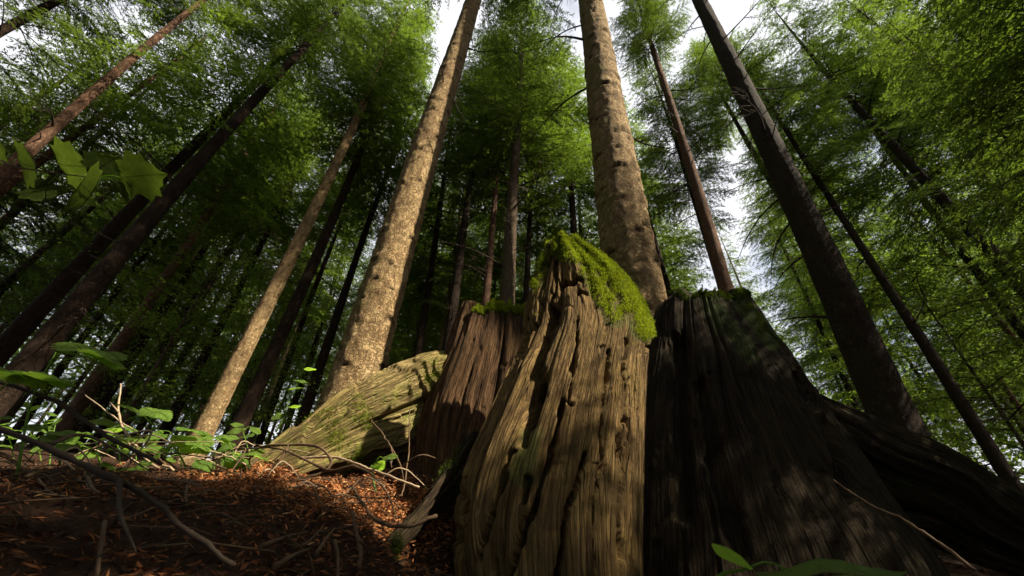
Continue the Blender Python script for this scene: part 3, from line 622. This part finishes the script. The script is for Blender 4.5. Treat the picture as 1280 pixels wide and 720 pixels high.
tree_by_px((127, 461), (250, 275), 20, .16, M_bark_red, 'brown trunk left of centre with a small orange lit patch low down', 19, G0, 8, dead=8, seed=14)
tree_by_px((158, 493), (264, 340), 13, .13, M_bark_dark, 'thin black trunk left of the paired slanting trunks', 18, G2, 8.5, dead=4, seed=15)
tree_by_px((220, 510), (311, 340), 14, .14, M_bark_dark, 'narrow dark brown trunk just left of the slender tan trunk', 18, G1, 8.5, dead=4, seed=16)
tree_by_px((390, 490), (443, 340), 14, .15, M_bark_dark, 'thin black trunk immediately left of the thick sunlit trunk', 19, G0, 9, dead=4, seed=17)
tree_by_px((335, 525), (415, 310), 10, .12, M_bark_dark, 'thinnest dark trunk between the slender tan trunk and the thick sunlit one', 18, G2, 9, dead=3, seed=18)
tree_by_px((638, 345), (650, 60), 20, .18, M_bark_grey, 'mid brown trunk left of the mossy tip, running straight up under dark foliage', 21, C1, 8.5, res=(32, 120), dead=14, deadz=(3, 9), seed=19)
tree_by_px((657, 350), (664, 130), 9, .11, M_bark_dark, 'thin dark trunk touching the left side of the mossy tip', 20, G1, 8.5, dead=4, seed=20)
tree_by_px((606, 350), (618, 210), 11, .12, M_bark_red, 'thin reddish lit trunk above the small moss cap', 18, G2, 9.5, dead=7, deadz=(5, 9), seed=21)
tree_by_px((555, 400), (572, 300), 8, .12, M_bark_tan, 'small distant pale trunk right of the thick sunlit trunk', 17, G0, 7, dead=2, seed=22)
tree_by_px((727, 280), (722, 180), 6, .11, M_bark_dark, 'tiny dark distant trunk in the gap between spire tip and thickest trunk', 18, G1, 7, dead=0, seed=23)
tree_by_px((5, 240), (50, 205), 20, .14, M_bark_red, 'short lit piece of reddish trunk at the left edge', 18, G0, 8, dead=5, seed=24)

# ------------------------------------------------------------------ the rest of the wood
def fill(px, py, R, ch, s, label, crown=C0, top=20):
    p = ptr(px, py, R); z = float(ground(p.x, p.y)) - .1
    t = thing('spruce_tree', label, 'tree', (p.x, p.y, z)); t.scale = (s, s, s); t.rotation_euler.z = px * .7
    link('trunk', TR[0], t); c = link('crown', crown, t); c.location = (0, 0, ch); c.scale = (1, 1, (20.5 - ch) / 12.5); placed.append((p.x, p.y, R)); q = random.Random(px)
    for k in range(12 if R < 11 else 5):
        a = q.random() * 6.28; o = link('dead_branch', DEAD[q.choice((1, 2, 3, 4))], t, (.12 * math.cos(a), .12 * math.sin(a), 2.5 + (ch - 1) * (k + q.random()) / 12)); o.rotation_euler = (q.uniform(-.4, .4), q.uniform(-.3, .2), a)
rs = random.Random(21)
def simple_trunk(H, r0, mat, seed): return trunk_mesh(None, np.array([.01, .0, 1.]), H, r0, 12, 26, mat, seed=seed, top=.25)[0]
TR = [simple_trunk(20, .15, m, 40 + i) for i, m in enumerate((M_bark_dark, M_bark_grey, M_bark_red, M_bark_dark))]
fill(30, 25, 14, 7, 1.0, 'spruce whose boughs fill the top left corner')
fill(612, 70, 8.5, 10, 1.0, 'spruce crown hanging between the thick sunlit trunk and the dark centre trunk', C2)
fill(700, 60, 9.5, 9, 1.05, 'dark spruce crown at the top left of the thickest trunk', C1)
fill(775, 110, 13, 7, 1.0, 'spruce crown between the thickest trunk and the slim reddish trunk')
fill(535, 190, 15, 6, .95, 'bright spruce crown seen just left of the thick sunlit trunk', C2)
fill(430, 40, 17, 10, 1.0, 'spruce crown above the slender tan trunk at the top edge', C1)
fill(1150, 215, 12, 6.5, 1.0, 'broad boughed spruce right behind the thick leaning dark trunk', C1)
fill(1120, 90, 15, 8, 1.0, 'dense spruce whose boughs hang over the upper right', C0)
fill(832, 150, 11, 9, 1.0, 'dark spruce crown behind and left of the slim reddish trunk', C2)
fill(918, 135, 12, 14, 1.0, 'high spruce top dividing the bright sky gap into two', C1)
def plain_tree(x, y, s, crown, trunk, label, group, ch=8.0, name='spruce_tree'):
    z = float(ground(x, y)) - .1; t = thing(name, label, 'tree', (x, y, z), group); t.rotation_euler = (rs.uniform(-.02, .02), rs.uniform(-.02, .02), rs.random() * 6.28); t.scale = (s, s, s)
    link('trunk', trunk, t); c = link('crown', crown, t); c.location = (0, 0, ch); k = (20.5 - ch) / 13; c.scale = (1, 1, k); return t
def crown_of(t, k):
    c = [q for q in t.children if q.name.startswith('crown')][0]; c.scale = (k, k, c.scale.z)
def az_px(x, y): return float(proj(np.array([[x, y, 4.0]]))[0, 0])
GAPS = [(860, 950, 300, 60)]
def in_gap(x, y):
    """a clearing runs away from the stump, leaving the bright sky gap"""
    a = math.degrees(math.atan2(x, y)); R = math.hypot(x, y)
    return 29 < a < 42 or (R < 11 and 42 <= a < 56)
n = 0; pts = [(b[0], b[1]) for b in placed]
tries = 0
while n < 118 and tries < 20000:
    tries += 1
    R = 9 + 34 * rs.random() ** .8; a = R_(rs.uniform(-66, 66)); x, y = R * math.sin(a), R * math.cos(a)
    if in_gap(x, y): continue
    if min(math.hypot(x - p[0], y - p[1]) for p in pts) < 2.0 + R * .02: continue
    pts.append((x, y)); n += 1
    plain_tree(x, y, rs.uniform(.85, 1.15), rs.choice(CROWNS if R < 17 else FAR), rs.choice(TR), 'straight dark spruce among the dim background trees', 'background spruces', ch=rs.uniform(4, 9))
# young broadleaved trees catching light under the spruces
n = 0; tries = 0
sap = trunk_mesh(None, np.array([.02, .01, 1.]), 5.5, .035, 8, 20, M_bark_grey, seed=77, top=.15, bump=.003)[0]
for (lo, hi_, r1, r2, cnt) in ((-16, -9, 13, 14, 1), (-20, 2, 13, 20, 5), (44, 62, 13, 20, 5), (-62, -25, 12, 20, 5), (10, 20, 14, 20, 2)):
    for _ in range(cnt):
        R = rs.uniform(r1, r2); a = R_(rs.uniform(lo, hi_)); x, y = R * math.sin(a), R * math.cos(a)
        s = rs.uniform(.8, 1.5); z = float(ground(x, y)) - .05
        t = thing('young_beech', 'young broadleaved tree with light green leaves under the tall spruces', 'tree', (x, y, z), 'young leafy trees in the undergrowth'); t.scale = (s, s, s); t.rotation_euler.z = rs.random() * 6.28
        link('trunk', sap, t); link('crown', rs.choice(BEECH), t, (0, 0, .6))
# neighbours beside and behind the viewer: unseen, with more trees added for shade
KS = -SUN.y / SUN.x
def lane(x, y): return y + KS * x                      # which strip of sunlight a thing at x, y stands in
rs = random.Random(33)
i = 0; tries = 0; pts2 = [(0, 0.8)] + [p for p in pts if math.hypot(*p) < 14]
while i < 70 and tries < 20000:
    tries += 1; R = 3.5 + 17 * rs.random() ** .7; a = rs.uniform(66, 280)
    if (R < 9 and (a < 84 or a > 262)): continue
    x, y = R * math.sin(R_(a)), R * math.cos(R_(a))
    if min(math.hypot(x - p[0], y - p[1]) for p in pts2) < 2.7: continue
    c = lane(x, y); cs = 1.0
    if x > 1:
        cs = min(1.0, min(max(a_ - c, c - b_) for a_, b_ in ((.98, 1.5), (2.05, 2.75), (4.5, 5.0), (6.5, 6.8))) / 3.6 - .12)
        if cs < .15: continue
    if x < -5 and y > 0 and -1 < c < 5: continue
    pts2.append((x, y)); i += 1
    t = plain_tree(x, y, rs.uniform(.95, 1.1), FAR[i % 3], TR[i % 4], 'spruce standing out of view beside the viewer', 'spruces around the viewer', ch=5.5 + (i % 3))
    crown_of(t, cs)
for (x, c) in ((5.2, 1.80), (4.4, .74), (6.2, .50), (9, .62), (8.0, 3.3), (10, 3.0)):  # unseen bare trunks added to block strips of sun
    z = float(ground(x, c - KS * x)) - .1
    t = thing('shade_trunk', 'bare trunk added out of view at the right to block sun', 'tree', (x, c - KS * x, z), 'added shade trunks at the right'); link('trunk', TR[0], t)
for (x, c, s_, ch, k) in ((3.0, 1.86, .22, 2, 2.1), (3.5, 2.6, .22, 2, 2.0), (2.7, .76, .25, 2, 1.4), (2.6, .0, .24, 2, 1.7), (3.1, .08, .36, 2, 1.6), (3.3, -1.3, .3, 2, 2), (4.8, -.35, .44, 2, 1.2), (4.2, 2.40, .35, 11.5, .5),
                      (7.0, 5.6, .55, 3, .9), (6.2, 5.2, .42, 3, 1.1), (6.0, 3.6, .3, 2, 1.2), (2.2, -.9, .15, 1, 2)):  # unseen small spruces added to shade stump, litter and trunks
    t = plain_tree(x, c - KS * x, s_, CROWNS[0], TR[1], 'young spruce added out of view at the right to cast shade', 'added shade spruces at the right', ch=ch); crown_of(t, k)
# the wood goes on: trees further off, branched nearly to the ground
n = 0; tries = 0
while n < 66 and tries < 9000:
    tries += 1
    R = 22 + 34 * rs.random(); a = R_(rs.uniform(-68, 64)); x, y = R * math.sin(a), R * math.cos(a)
    if in_gap(x, y) and rs.random() < .6: continue
    if min(math.hypot(x - p[0], y - p[1]) for p in pts) < 2.2: continue
    pts.append((x, y)); n += 1
    plain_tree(x, y, rs.uniform(.8, 1.2), rs.choice(FAR), rs.choice(TR), 'distant spruce branched almost to the ground', 'distant spruces', ch=rs.uniform(.5, 3.5))

def distant_wood():
    r = np.random.default_rng(77); n = 70000; a = np.radians(r.uniform(-72, 70, n)); R = r.uniform(38, 62, n)
    clump = fbm(a * 14, R * .12, 5, 3); h = r.random(n) * (13 + 7 * clump)
    keep = (fbm(a * 60, h * .5, 8, 3) > -.28); a, R, h = a[keep], R[keep], h[keep]; n = len(a)
    x, y = R * np.sin(a), R * np.cos(a); c = np.stack([x, y, ground(x, y) + h], -1)
    d = r.normal(0, 1, (n, 3)); d[:, 2] = d[:, 2] * .5 - .3; d /= np.linalg.norm(d, axis=1, keepdims=True)
    w_ = np.cross(d, r.normal(0, 1, (n, 3))); w_ /= np.linalg.norm(w_, axis=1, keepdims=True); l = r.uniform(.3, .8, (n, 1))
    V = np.stack([c - w_ * l * .2, c + w_ * l * .2, c + d * l], 1).reshape(-1, 3)
    link('distant_wood', mesh_np('distant_wood', V, np.arange(len(V)).reshape(-1, 3), mats=[M_needle], smooth=False), kind='stuff')
distant_wood()

# ------------------------------------------------------------------ forest floor stuff
def surface_z(x, y):
    near = np.exp(-((x / 3) ** 2 + ((y - 1.2) / 2.5) ** 2))
    return ground(x, y) + near * (.030 * fbm(x * 5, y * 5, 3) + .022 * fbm(x * 22, y * 22, 9))
def scatter(count, seed):
    r = np.random.default_rng(seed); R = .18 + 8.5 * r.random(count) ** 2.1; a = np.radians(r.uniform(-82, 62, count))
    x = R * np.sin(a); y = R * np.cos(a); return r, x, y
def litter(name, count, ln, wd, seed, tone, tilt=.35, lift=.006, label=None):
    r, x, y = scatter(count, seed); z = surface_z(x, y) + r.random(count) * lift
    d = r.normal(0, 1, (count, 3)); d[:, 2] *= tilt; d /= np.linalg.norm(d, axis=1, keepdims=True)
    s = np.cross(d, np.array([0, 0, 1.]) + r.normal(0, .5, (count, 3))); s /= np.linalg.norm(s, axis=1, keepdims=True)
    l = r.uniform(*ln, (count, 1)); ww = wd * r.uniform(.6, 1.4, (count, 1)); c = np.stack([x, y, z], -1); n = np.cross(s, d)
    V = np.stack([c - d * l / 2 - s * ww * .5, c - d * l * .1 + s * ww + n * l * .06, c + d * l / 2 + s * ww * .2, c + d * l * .1 - s * ww * .9 + n * l * .06], 1)
    tn = np.repeat(np.clip(r.normal(tone, .25, count), 0, 1), 4)
    me = mesh_np(name, V.reshape(-1, 3), np.arange(4 * count).reshape(-1, 4), attrs={'tone': tn}, mats=[M_litter], smooth=False)
    return link(name, me, kind='stuff')
o = litter('needle_litter', 78000, (.012, .030), .0010, 3, .45); 
o = litter('bark_litter', 22000, (.006, .020), .003, 4, .35, tilt=.5, lift=.010)
def twig_litter():
    r, x, y = scatter(2600, 8); z = surface_z(x, y); tb = Tubes()
    for k in range(2600):
        L = r.uniform(.03, .16); a = r.random() * 6.28; d = np.array([math.cos(a), math.sin(a), r.normal(0, .25)]); c = np.array([x[k], y[k], z[k] + .006]); j = r.normal(0, .1 * L, 3)
        tb.add([c - d * L / 2, c + j, c + d * L / 2], [.0012, .0016, .0008], 3, cap=False)
    link('twig_litter', tb.mesh('twig_litter', M_dry), kind='stuff')
twig_litter()
def sun_patch():  # extra needles coloured brighter to paint the sun patch on the litter
    r = np.random.default_rng(31); n = 16000; x = r.normal(-.46, .2, n); y = 1.16 + r.normal(0, .13, n); z = surface_z(x, y) + r.random(n) * .018
    d = r.normal(0, 1, (n, 3)); d[:, 2] *= .5; d /= np.linalg.norm(d, axis=1, keepdims=True); s_ = np.cross(d, r.normal(0, 1, (n, 3))); s_ /= np.linalg.norm(s_, axis=1, keepdims=True)
    l = r.uniform(.006, .022, (n, 1)); w_ = r.uniform(.0006, .0028, (n, 1)); c = np.stack([x, y, z], -1)
    V = np.stack([c - d * l / 2, c + s_ * w_, c + d * l / 2, c - s_ * w_], 1).reshape(-1, 3)
    link('sun_patch_needles', mesh_np('sun_patch_needles', V, np.arange(len(V)).reshape(-1, 4), attrs={'tone': np.repeat(np.clip(r.normal(.72, .2, n), 0, 1), 4)}, mats=[M_litter], smooth=False), kind='stuff')
sun_patch()

# fallen branches and runners one can pick out
def branch_thing(name, poly, rads, label, mat, forks=(), group=None, cat='branch', n=40, seed=0):
    P = catmull([np.array(pt(*q)) for q in poly], n); base = P[0].copy(); r = np.random.default_rng(seed + 500)
    P = P + np.cumsum(r.normal(0, .0008, P.shape), 0)
    tb = Tubes(); tb.add(P - base, np.interp(np.linspace(0, 1, n), np.linspace(0, 1, len(rads)), rads) * (1 + .12 * r.normal(0, 1, n)), 8)
    me = tb.mesh(name, mat); o = link(name, me, loc=base); o['label'] = label; o['category'] = cat
    if group: o['group'] = group
    for f in forks:
        Q = catmull([np.array(pt(*q)) for q in f], 14) - base; t2 = Tubes(); t2.add(Q, np.linspace(rads[-1] * 1.2 + .0006, .0008, 14), 6); link('side_twig', t2.mesh('side_twig', mat), o)
    return o
B = branch_thing
B('runner', [(322, 592, 1.28), (312, 575, 1.27), (325, 560, 1.25), (362, 555, 1.22), (400, 556, 1.2), (418, 575, 1.18), (398, 592, 1.16), (350, 602, 1.14), (280, 604, 1.12)], [0.0033, 0.0040, 0.0040, 0.0033], 'looped brown runner lying in front of the pale root', M_dry, [[(362, 555, 1.22), (350, 575, 1.2), (335, 590, 1.2)]], seed=1)
B('runner', [(375, 572, 1.26), (420, 570, 1.2), (460, 580, 1.14), (525, 602, 1.08)], [0.0040, 0.0033, 0.0026], 'pale straight twig ending at the dark foot of the spire', M_pale, seed=2)
B('runner', [(300, 562, 1.3), (350, 560, 1.22), (410, 585, 1.15), (445, 580, 1.12), (480, 600, 1.05), (495, 640, .98)], [0.0026, 0.0033, 0.0020], 'curling brown runner beneath the pale straight twig', M_dry, seed=3)
B('runner', [(440, 608, 1.02), (452, 628, .98), (475, 652, .94), (510, 660, .92), (545, 648, .93)], [0.0026, 0.0040, 0.0040], 'curved dark branch dipping in front of the mossy low root', M_dry, seed=4)
B('root_fibre', [(464, 526, 1.3), (480, 545, 1.26), (488, 565, 1.22), (489, 588, 1.2)], [0.0020, 0.0023, 0.0013], 'brown hanging fibre below the lit root, left one of the pair', M_dry, seed=5, cat='fibre')
B('root_fibre', [(512, 512, 1.3), (511, 560, 1.24), (506, 600, 1.16), (502, 618, 1.12), (494, 624, 1.1)], [0.0017, 0.0020, 0.0020], 'long brown hanging fibre right of the other one', M_dry, [[(487, 556, 1.26), (500, 580, 1.2), (505, 602, 1.16)]], seed=6, cat='fibre')
B('bramble_stem', [(150, 480, 1.5), (148, 520, 1.42), (165, 555, 1.34), (190, 575, 1.3), (215, 590, 1.26)], [0.0026, 0.0040, 0.0026], 'upright arching reddish stem among the green leaves', M_pale, [[(148, 515, 1.42), (138, 503, 1.44)]], seed=7, cat='stem')
B('bramble_stem', [(106, 494, 1.5), (140, 522, 1.44), (175, 545, 1.38)], [0.0017, 0.0023, 0.0013], 'thin straight pale stem crossing the arching reddish one', M_pale, seed=8, cat='stem')
B('bramble_stem', [(120, 535, 1.42), (155, 550, 1.36), (185, 578, 1.3), (205, 588, 1.28)], [0.0026, 0.0033, 0.0026], 'short bent stem under the leafy plant', M_pale, seed=9, cat='stem')
B('fallen_branch', [(-40, 520, .62), (60, 556, .60), (150, 600, .56), (230, 650, .52), (300, 705, .48)], [0.0033, 0.0040, 0.0033, 0.0026], 'long dark out of focus branch slanting through the lower left', M_twig, [[(60, 556, .60), (110, 545, .66), (190, 590, .7)], [(150, 600, .56), (150, 640, .5), (170, 690, .45)]], seed=10)
B('fallen_branch', [(-30, 468, .9), (60, 500, .9), (130, 545, .88), (200, 585, .85)], [0.0040, 0.0046, 0.0033], 'dark branch above the long one, reaching under the leafy plant', M_twig, seed=11)
B('fallen_branch', [(200, 600, 1.15), (300, 602, 1.1), (380, 606, 1.05)], [0.0033, 0.0040, 0.0026], 'thin brown stick lying level along the crest of the litter', M_dry, [[(300, 602, 1.1), (302, 585, 1.12)]], seed=12)
B('fallen_branch', [(440, 640, .9), (452, 690, .8), (448, 730, .72)], [0.0033, 0.0040, 0.0033], 'brown stick pointing at the viewer beside the low root', M_dry, seed=13)
B('fallen_branch', [(1042, 600, 1.18), (1090, 632, 1.1), (1140, 660, 1.04), (1215, 715, .95)], [0.0020, 0.0040, 0.0040], 'grey stick leaning on the shadowed right buttress', M_dry, seed=14)
B('fallen_branch', [(250, 560, 1.3), (285, 572, 1.26), (320, 590, 1.2)], [0.0026, 0.0026, 0.0020], 'short stick beside the loop of the runner', M_pale, seed=16)
rb = random.Random(4)
for k in range(26):
    x0 = rb.uniform(10, 440); y0 = rb.uniform(608, 715); D0 = .5 + (720 - y0) / 115 * .55; a = rb.uniform(-1, 1) * 1.4; L = rb.uniform(40, 120)
    p = []
    for f in (-.5, 0, .5):
        q = pt(x0 + L * f * math.cos(a), y0, D0 + L * f * math.sin(a) / 400); z = float(surface_z(np.array([q.x]), np.array([q.y]))[0]) + .012 + rb.uniform(0, .012)
        p.append(np.array((q.x, q.y, z)))
    P = catmull(p, 10); tb = Tubes(); tb.add(P - P[0], np.linspace(.0028, .0014, 10) * rb.uniform(.6, 1.4), 6)
    o = link('fallen_twig', tb.mesh('fallen_twig', M_dry), loc=P[0]); o['label'] = 'short brown twig lying loose on the shaded needle litter'; o['category'] = 'twig'; o['group'] = 'loose twigs on the litter'

# ------------------------------------------------------------------ leafy plants
def leaf_mesh(kind, seed):
    r = random.Random(seed); n = 11 if kind != 'maple' else 0
    if kind == 'maple':
        outl = [(0, 0), (.16, .10), (.36, .12), (.36, .26), (.55, .40), (.42, .50), (.46, .64), (.28, .66), (.22, .80), (.10, .84), (0, 1.0)]
    elif kind == 'round':
        outl = [(0, 0)] + [(.36 * math.sin(math.pi * t) ** .7, t) for t in (.1, .22, .35, .5, .65, .8, .92)] + [(0, 1)]
    else:
        outl = [(0, 0)]
        for i in range(1, 12):
            t = i / 12.5; wv = .36 * math.sin(math.pi * t ** .8) ** .8; outl += [(wv, t + .03), (wv * .74, t + .05)]
        outl += [(0, 1.0)]
    V = []; F = []; m = len(outl)
    for i, (wv, t) in enumerate(outl):
        z = -.10 * t * t + .03 * math.sin(t * 9 + seed); V.append((0, t, z)); V.append((wv * .5, t, z + .05 * wv + .012 * math.sin(t * 40))); V.append((wv, t, z - .08 * wv)); V.append((-wv * .5, t, z + .05 * wv)); V.append((-wv, t, z - .08 * wv))
    for i in range(m - 1):
        a = i * 5; b_ = a + 5
        F += [(a, a + 1, b_ + 1, b_), (a + 1, a + 2, b_ + 2, b_ + 1), (a + 3, a, b_, b_ + 3), (a + 4, a + 3, b_ + 3, b_ + 4)]
    me = bpy.data.meshes.new('leaf'); me.from_pydata(V, [], F); me.materials.append(M_maple if kind == 'maple' else M_plant)
    me.polygons.foreach_set('use_smooth', [True] * len(F)); return me
LEAF = {k: [leaf_mesh(k, s) for s in (1, 2, 3)] for k in ('maple', 'round', 'serrate')}
def plant(label, stem, leaves, kind, size, group=None, seed=0, name='leafy_plant', face=.35):
    """stem: px polyline; leaves: (x, y, D, px heading degrees, scale)"""
    P = catmull([np.array(pt(*q)) for q in stem], 24); base = P[0].copy(); t = thing(name, label, 'plant', base, group); r = random.Random(seed)
    tb = Tubes(); tb.add(P - base, np.linspace(.0028, .0014, 24), 6); link('stem', tb.mesh('stem', M_plant if kind != 'maple' else M_dry), t)
    for (x, y, D, hd, s) in leaves:
        q = pt(x, y, D); a = R_(hd); e = pt(x + 30 * math.cos(a), y - 30 * math.sin(a), D * (r.uniform(.985, 1.0) if kind == 'maple' else r.uniform(.96, 1.0))); yv = (e - q).normalized()
        zv = Vector((0, 0, 1)) * (1 - face) - q.normalized() * face * (1 if kind != 'maple' else -1) + Vector([r.uniform(-.25, .25) * (.3 if kind == 'maple' else 1) for _ in range(3)]); xv = yv.cross(zv).normalized(); zv = xv.cross(yv)
        o = link('leaf', r.choice(LEAF[kind]), t); L = size * s
        o.matrix_local = Matrix.Translation(q - Vector(base)) @ Matrix((xv, yv, zv)).transposed().to_4x4() @ Matrix.Scale(L, 4)
        k = int(np.argmin(np.linalg.norm(P - np.array(q), axis=1))); Q = catmull([P[k], (P[k] + np.array(q)) / 2 + [0, 0, .01], np.array(q)], 6) - base
        if np.linalg.norm(Q[-1] - Q[0]) > .01: t2 = Tubes(); t2.add(Q, .0011, 5); link('leaf_stalk', t2.mesh('leaf_stalk', M_plant), t)
    return t
plant('low leafy plant with bright toothed leaves left of the pale root', [(235, 600, 1.3), (228, 575, 1.32), (205, 545, 1.34), (180, 520, 1.36)],
      [(150, 507, 1.34, -8, .9), (178, 510, 1.36, -14, 1.1), (195, 520, 1.36, -12, .7), (222, 535, 1.33, -5, 1.0), (215, 545, 1.34, -18, 1.0), (235, 552, 1.3, -14, .9), (225, 562, 1.3, 0, .8), (185, 545, 1.36, 185, .8), (150, 530, 1.36, 170, .7), (262, 546, 1.33, -10, .8), (245, 575, 1.26, -25, .7), (205, 568, 1.3, 200, .7), (285, 570, 1.28, -20, .8)], 'serrate', .115, seed=1)
plant('scatter of little toothed leaves low between the sprig and the arching stem', [(130, 600, 1.3), (125, 580, 1.32), (120, 565, 1.34)], [(100, 560, 1.33, 170, .8), (118, 552, 1.33, 20, .9), (140, 560, 1.31, -10, .9), (165, 585, 1.28, 0, .8), (130, 578, 1.3, -30, .7), (172, 562, 1.32, 10, .7)], 'serrate', .085, seed=12)
plant('group of bright toothed leaves at the tip of the pale root', [(300, 600, 1.26), (298, 580, 1.28), (290, 560, 1.3)], [(278, 572, 1.27, -20, 1.0), (300, 568, 1.25, 10, .9), (320, 570, 1.22, -10, .7), (270, 545, 1.32, 0, .9)], 'serrate', .09, seed=2)
plant('seedling with three bright toothed leaves standing before the dark trunks', [(345, 540, 1.45), (355, 520, 1.46), (362, 500, 1.48), (372, 485, 1.5)], [(360, 487, 1.48, 15, 1.0), (380, 462, 1.5, 10, .8), (362, 510, 1.47, 20, .8), (358, 518, 1.47, 190, .7), (368, 474, 1.5, -10, .9)], 'serrate', .07, seed=3)
plant('clover like sprig of small rounded yellow green leaves at the left', [(75, 580, 1.15), (72, 560, 1.16), (60, 540, 1.17)], [(36, 515, 1.17, 45, .6), (47, 517, 1.17, 8, .8), (35, 531, 1.15, -25, 1.0), (58, 544, 1.13, -30, 1.0), (60, 540, 1.14, 2, 1.3), (18, 524, 1.15, 165, .9)], 'round', .06, seed=4, name='clover_sprig')
plant('pair of broad blurred leaves at the left edge above the sprig', [(-30, 560, .85), (-10, 500, .85), (20, 470, .85)], [(-30, 465, .82, 5, 1.3), (25, 470, .84, 0, 1.3), (20, 468, .84, -20, .9)], 'serrate', .105, seed=5)
plant('large bright toothed leaf held out over the shaded trunks at the left', [(20, 600, .9), (40, 500, .9), (70, 440, .9)], [(80, 430, .88, -8, 1.5), (110, 446, .87, -2, 1.15)], 'serrate', .12, seed=6)
plant('small green leaves at the dark hollow beside the low root', [(470, 615, 1.15), (466, 595, 1.16), (468, 580, 1.18)], [(462, 585, 1.16, 30, 1.0), (470, 590, 1.15, 60, .8), (478, 572, 1.18, 10, .9)], 'serrate', .055, seed=7)
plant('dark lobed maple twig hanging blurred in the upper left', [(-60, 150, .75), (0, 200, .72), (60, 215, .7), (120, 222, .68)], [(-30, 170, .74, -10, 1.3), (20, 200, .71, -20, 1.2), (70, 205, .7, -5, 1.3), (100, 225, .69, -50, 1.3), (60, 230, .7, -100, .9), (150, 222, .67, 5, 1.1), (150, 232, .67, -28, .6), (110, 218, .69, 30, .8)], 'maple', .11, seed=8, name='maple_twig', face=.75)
plant('large blurred green leaf blades low in the right foreground', [(860, 760, .5), (900, 720, .5), (930, 712, .5)], [(936, 714, .5, 135, .6), (940, 716, .5, 8, 1.5), (1000, 722, .5, -4, 1.3)], 'round', .085, seed=9, face=.1)

rh = random.Random(9)
for k, x0 in enumerate((12, 48, 95, 128, 170, 205, 246, 285, 318, 60, 150, 230)):
    D = rh.uniform(1.5, 2.6); q = pt(x0, 585, D); gz = float(surface_z(np.array([q.x]), np.array([q.y]))[0]); gp = proj(np.array([[q.x, q.y, gz]]))[0]
    h = rh.uniform(30, 62); lx = rh.uniform(-14, 14)
    lv = [(gp[0] + lx * f + rh.uniform(-16, 16) , gp[1] - h * f + rh.uniform(-5, 5), D + rh.uniform(-.05, .05), rh.choice((rh.uniform(-35, 25), rh.uniform(150, 205))), rh.uniform(.6, 1.1)) for f in (.45, .6, .75, .85, .95, 1.0, 1.0)]
    plant('small shaded herb on the crest of the bank, %s' % ('nearest the left edge', 'second from the left edge', 'under the pair of broad leaves', 'under the large bright leaf', 'left of the arching stem', 'behind the leafy plant', 'before the slender tan trunk', 'beside the tip of the pale root', 'behind the tip of the pale root', 'behind the rounded sprig', 'between the sprig and the leafy plant', 'right behind the leafy plant')[k],
          [(gp[0], gp[1] + 4, D), (gp[0] + lx * .4, gp[1] - h * .5, D), (gp[0] + lx, gp[1] - h * .9, D)], lv, 'serrate', rh.uniform(.07, .11), 'herbs along the bank', seed=40 + k, name='herb')
for k in range(34):
    x0 = rh.uniform(20, 330); y0 = rh.uniform(575, 604); D = rh.uniform(1.15, 1.6); a = rh.uniform(-.9, .9); L = rh.uniform(30, 95); u = rh.uniform(5, 42)
    B('fine_twig', [(x0, y0, D), (x0 + L * .5 * rh.choice((-1, 1)), y0 - u, D + a * .1), (x0 + L * rh.choice((-1, 1)), y0 - u * rh.uniform(0, 1.2), D + a * .2)], [.0018, .0022, .0012], 'thin dry twig tangled on the crest of the bank left of the pale root', rh.choice((M_dry, M_pale, M_dry)), group='tangled twigs on the bank', cat='twig', n=14, seed=60 + k)
for k in range(26):
    x0 = rh.uniform(300, 500); y0 = rh.uniform(585, 632); D = 1.24 - (y0 - 585) / 47 * .22; L = rh.uniform(25, 80); u = rh.uniform(-4, 30); sg = rh.choice((-1, 1))
    B('fine_twig', [(x0, y0, D), (x0 + L * .5 * sg, y0 - u, D + rh.uniform(-.05, .05)), (x0 + L * sg, y0 - u * rh.uniform(-.3, .6), D + rh.uniform(-.08, .08))], [.0014, .0020, .0010], 'thin curved twig lying in the litter before the pale root', rh.choice((M_dry, M_pale)), group='fine twigs before the pale root', cat='twig', n=14, seed=160 + k)

# ------------------------------------------------------------------ say which background tree is which
def relabel(group, adj):
    bpy.context.view_layer.update()
    marks = [(az_px(o.location.x, o.location.y), n_) for lab, n_ in (('thick sunlit tan', 'the thick sunlit trunk'), ('thickest scarred', 'the thickest trunk'), ('slim reddish', 'the slim reddish trunk'), ('thick dark trunk leaning', 'the leaning dark trunk'), ('thin dark mossy', 'the thin mossy trunk'), ('lit slender tan', 'the slender tan trunk'), ('pinkish', 'the pinkish leaning trunk'), ('brown trunk left', 'the orange patched trunk'), ('mid brown', 'the mid brown centre trunk')) for o in sc.objects if str(o.get('label', '')).startswith(lab)]
    marks.sort(); bins = {}
    for o in [o for o in sc.objects if o.get('group') == group]:
        x = az_px(o.location.x, o.location.y); l = [m for m in marks if m[0] <= x]; h = [m for m in marks if m[0] > x]
        key = ('between %s and %s' % (l[-1][1], h[0][1])) if l and h else ('left of ' + h[0][1] if h else 'right of ' + l[-1][1])
        bins.setdefault(key, []).append((math.hypot(o.location.x, o.location.y), o))
    ordn = ['nearest', 'second nearest', 'third nearest', 'fourth nearest', 'fifth nearest', 'sixth nearest', 'seventh nearest', 'eighth nearest', 'ninth nearest', 'tenth nearest']
    for key, v in bins.items():
        v.sort(key=lambda q: q[0])
        for k, (_, o) in enumerate(v):
            if k < len(ordn): o['label'] = '%s %s %s' % (ordn[k], adj, key)
relabel('background spruces', 'background spruce')
relabel('young leafy trees in the undergrowth', 'young leafy tree')
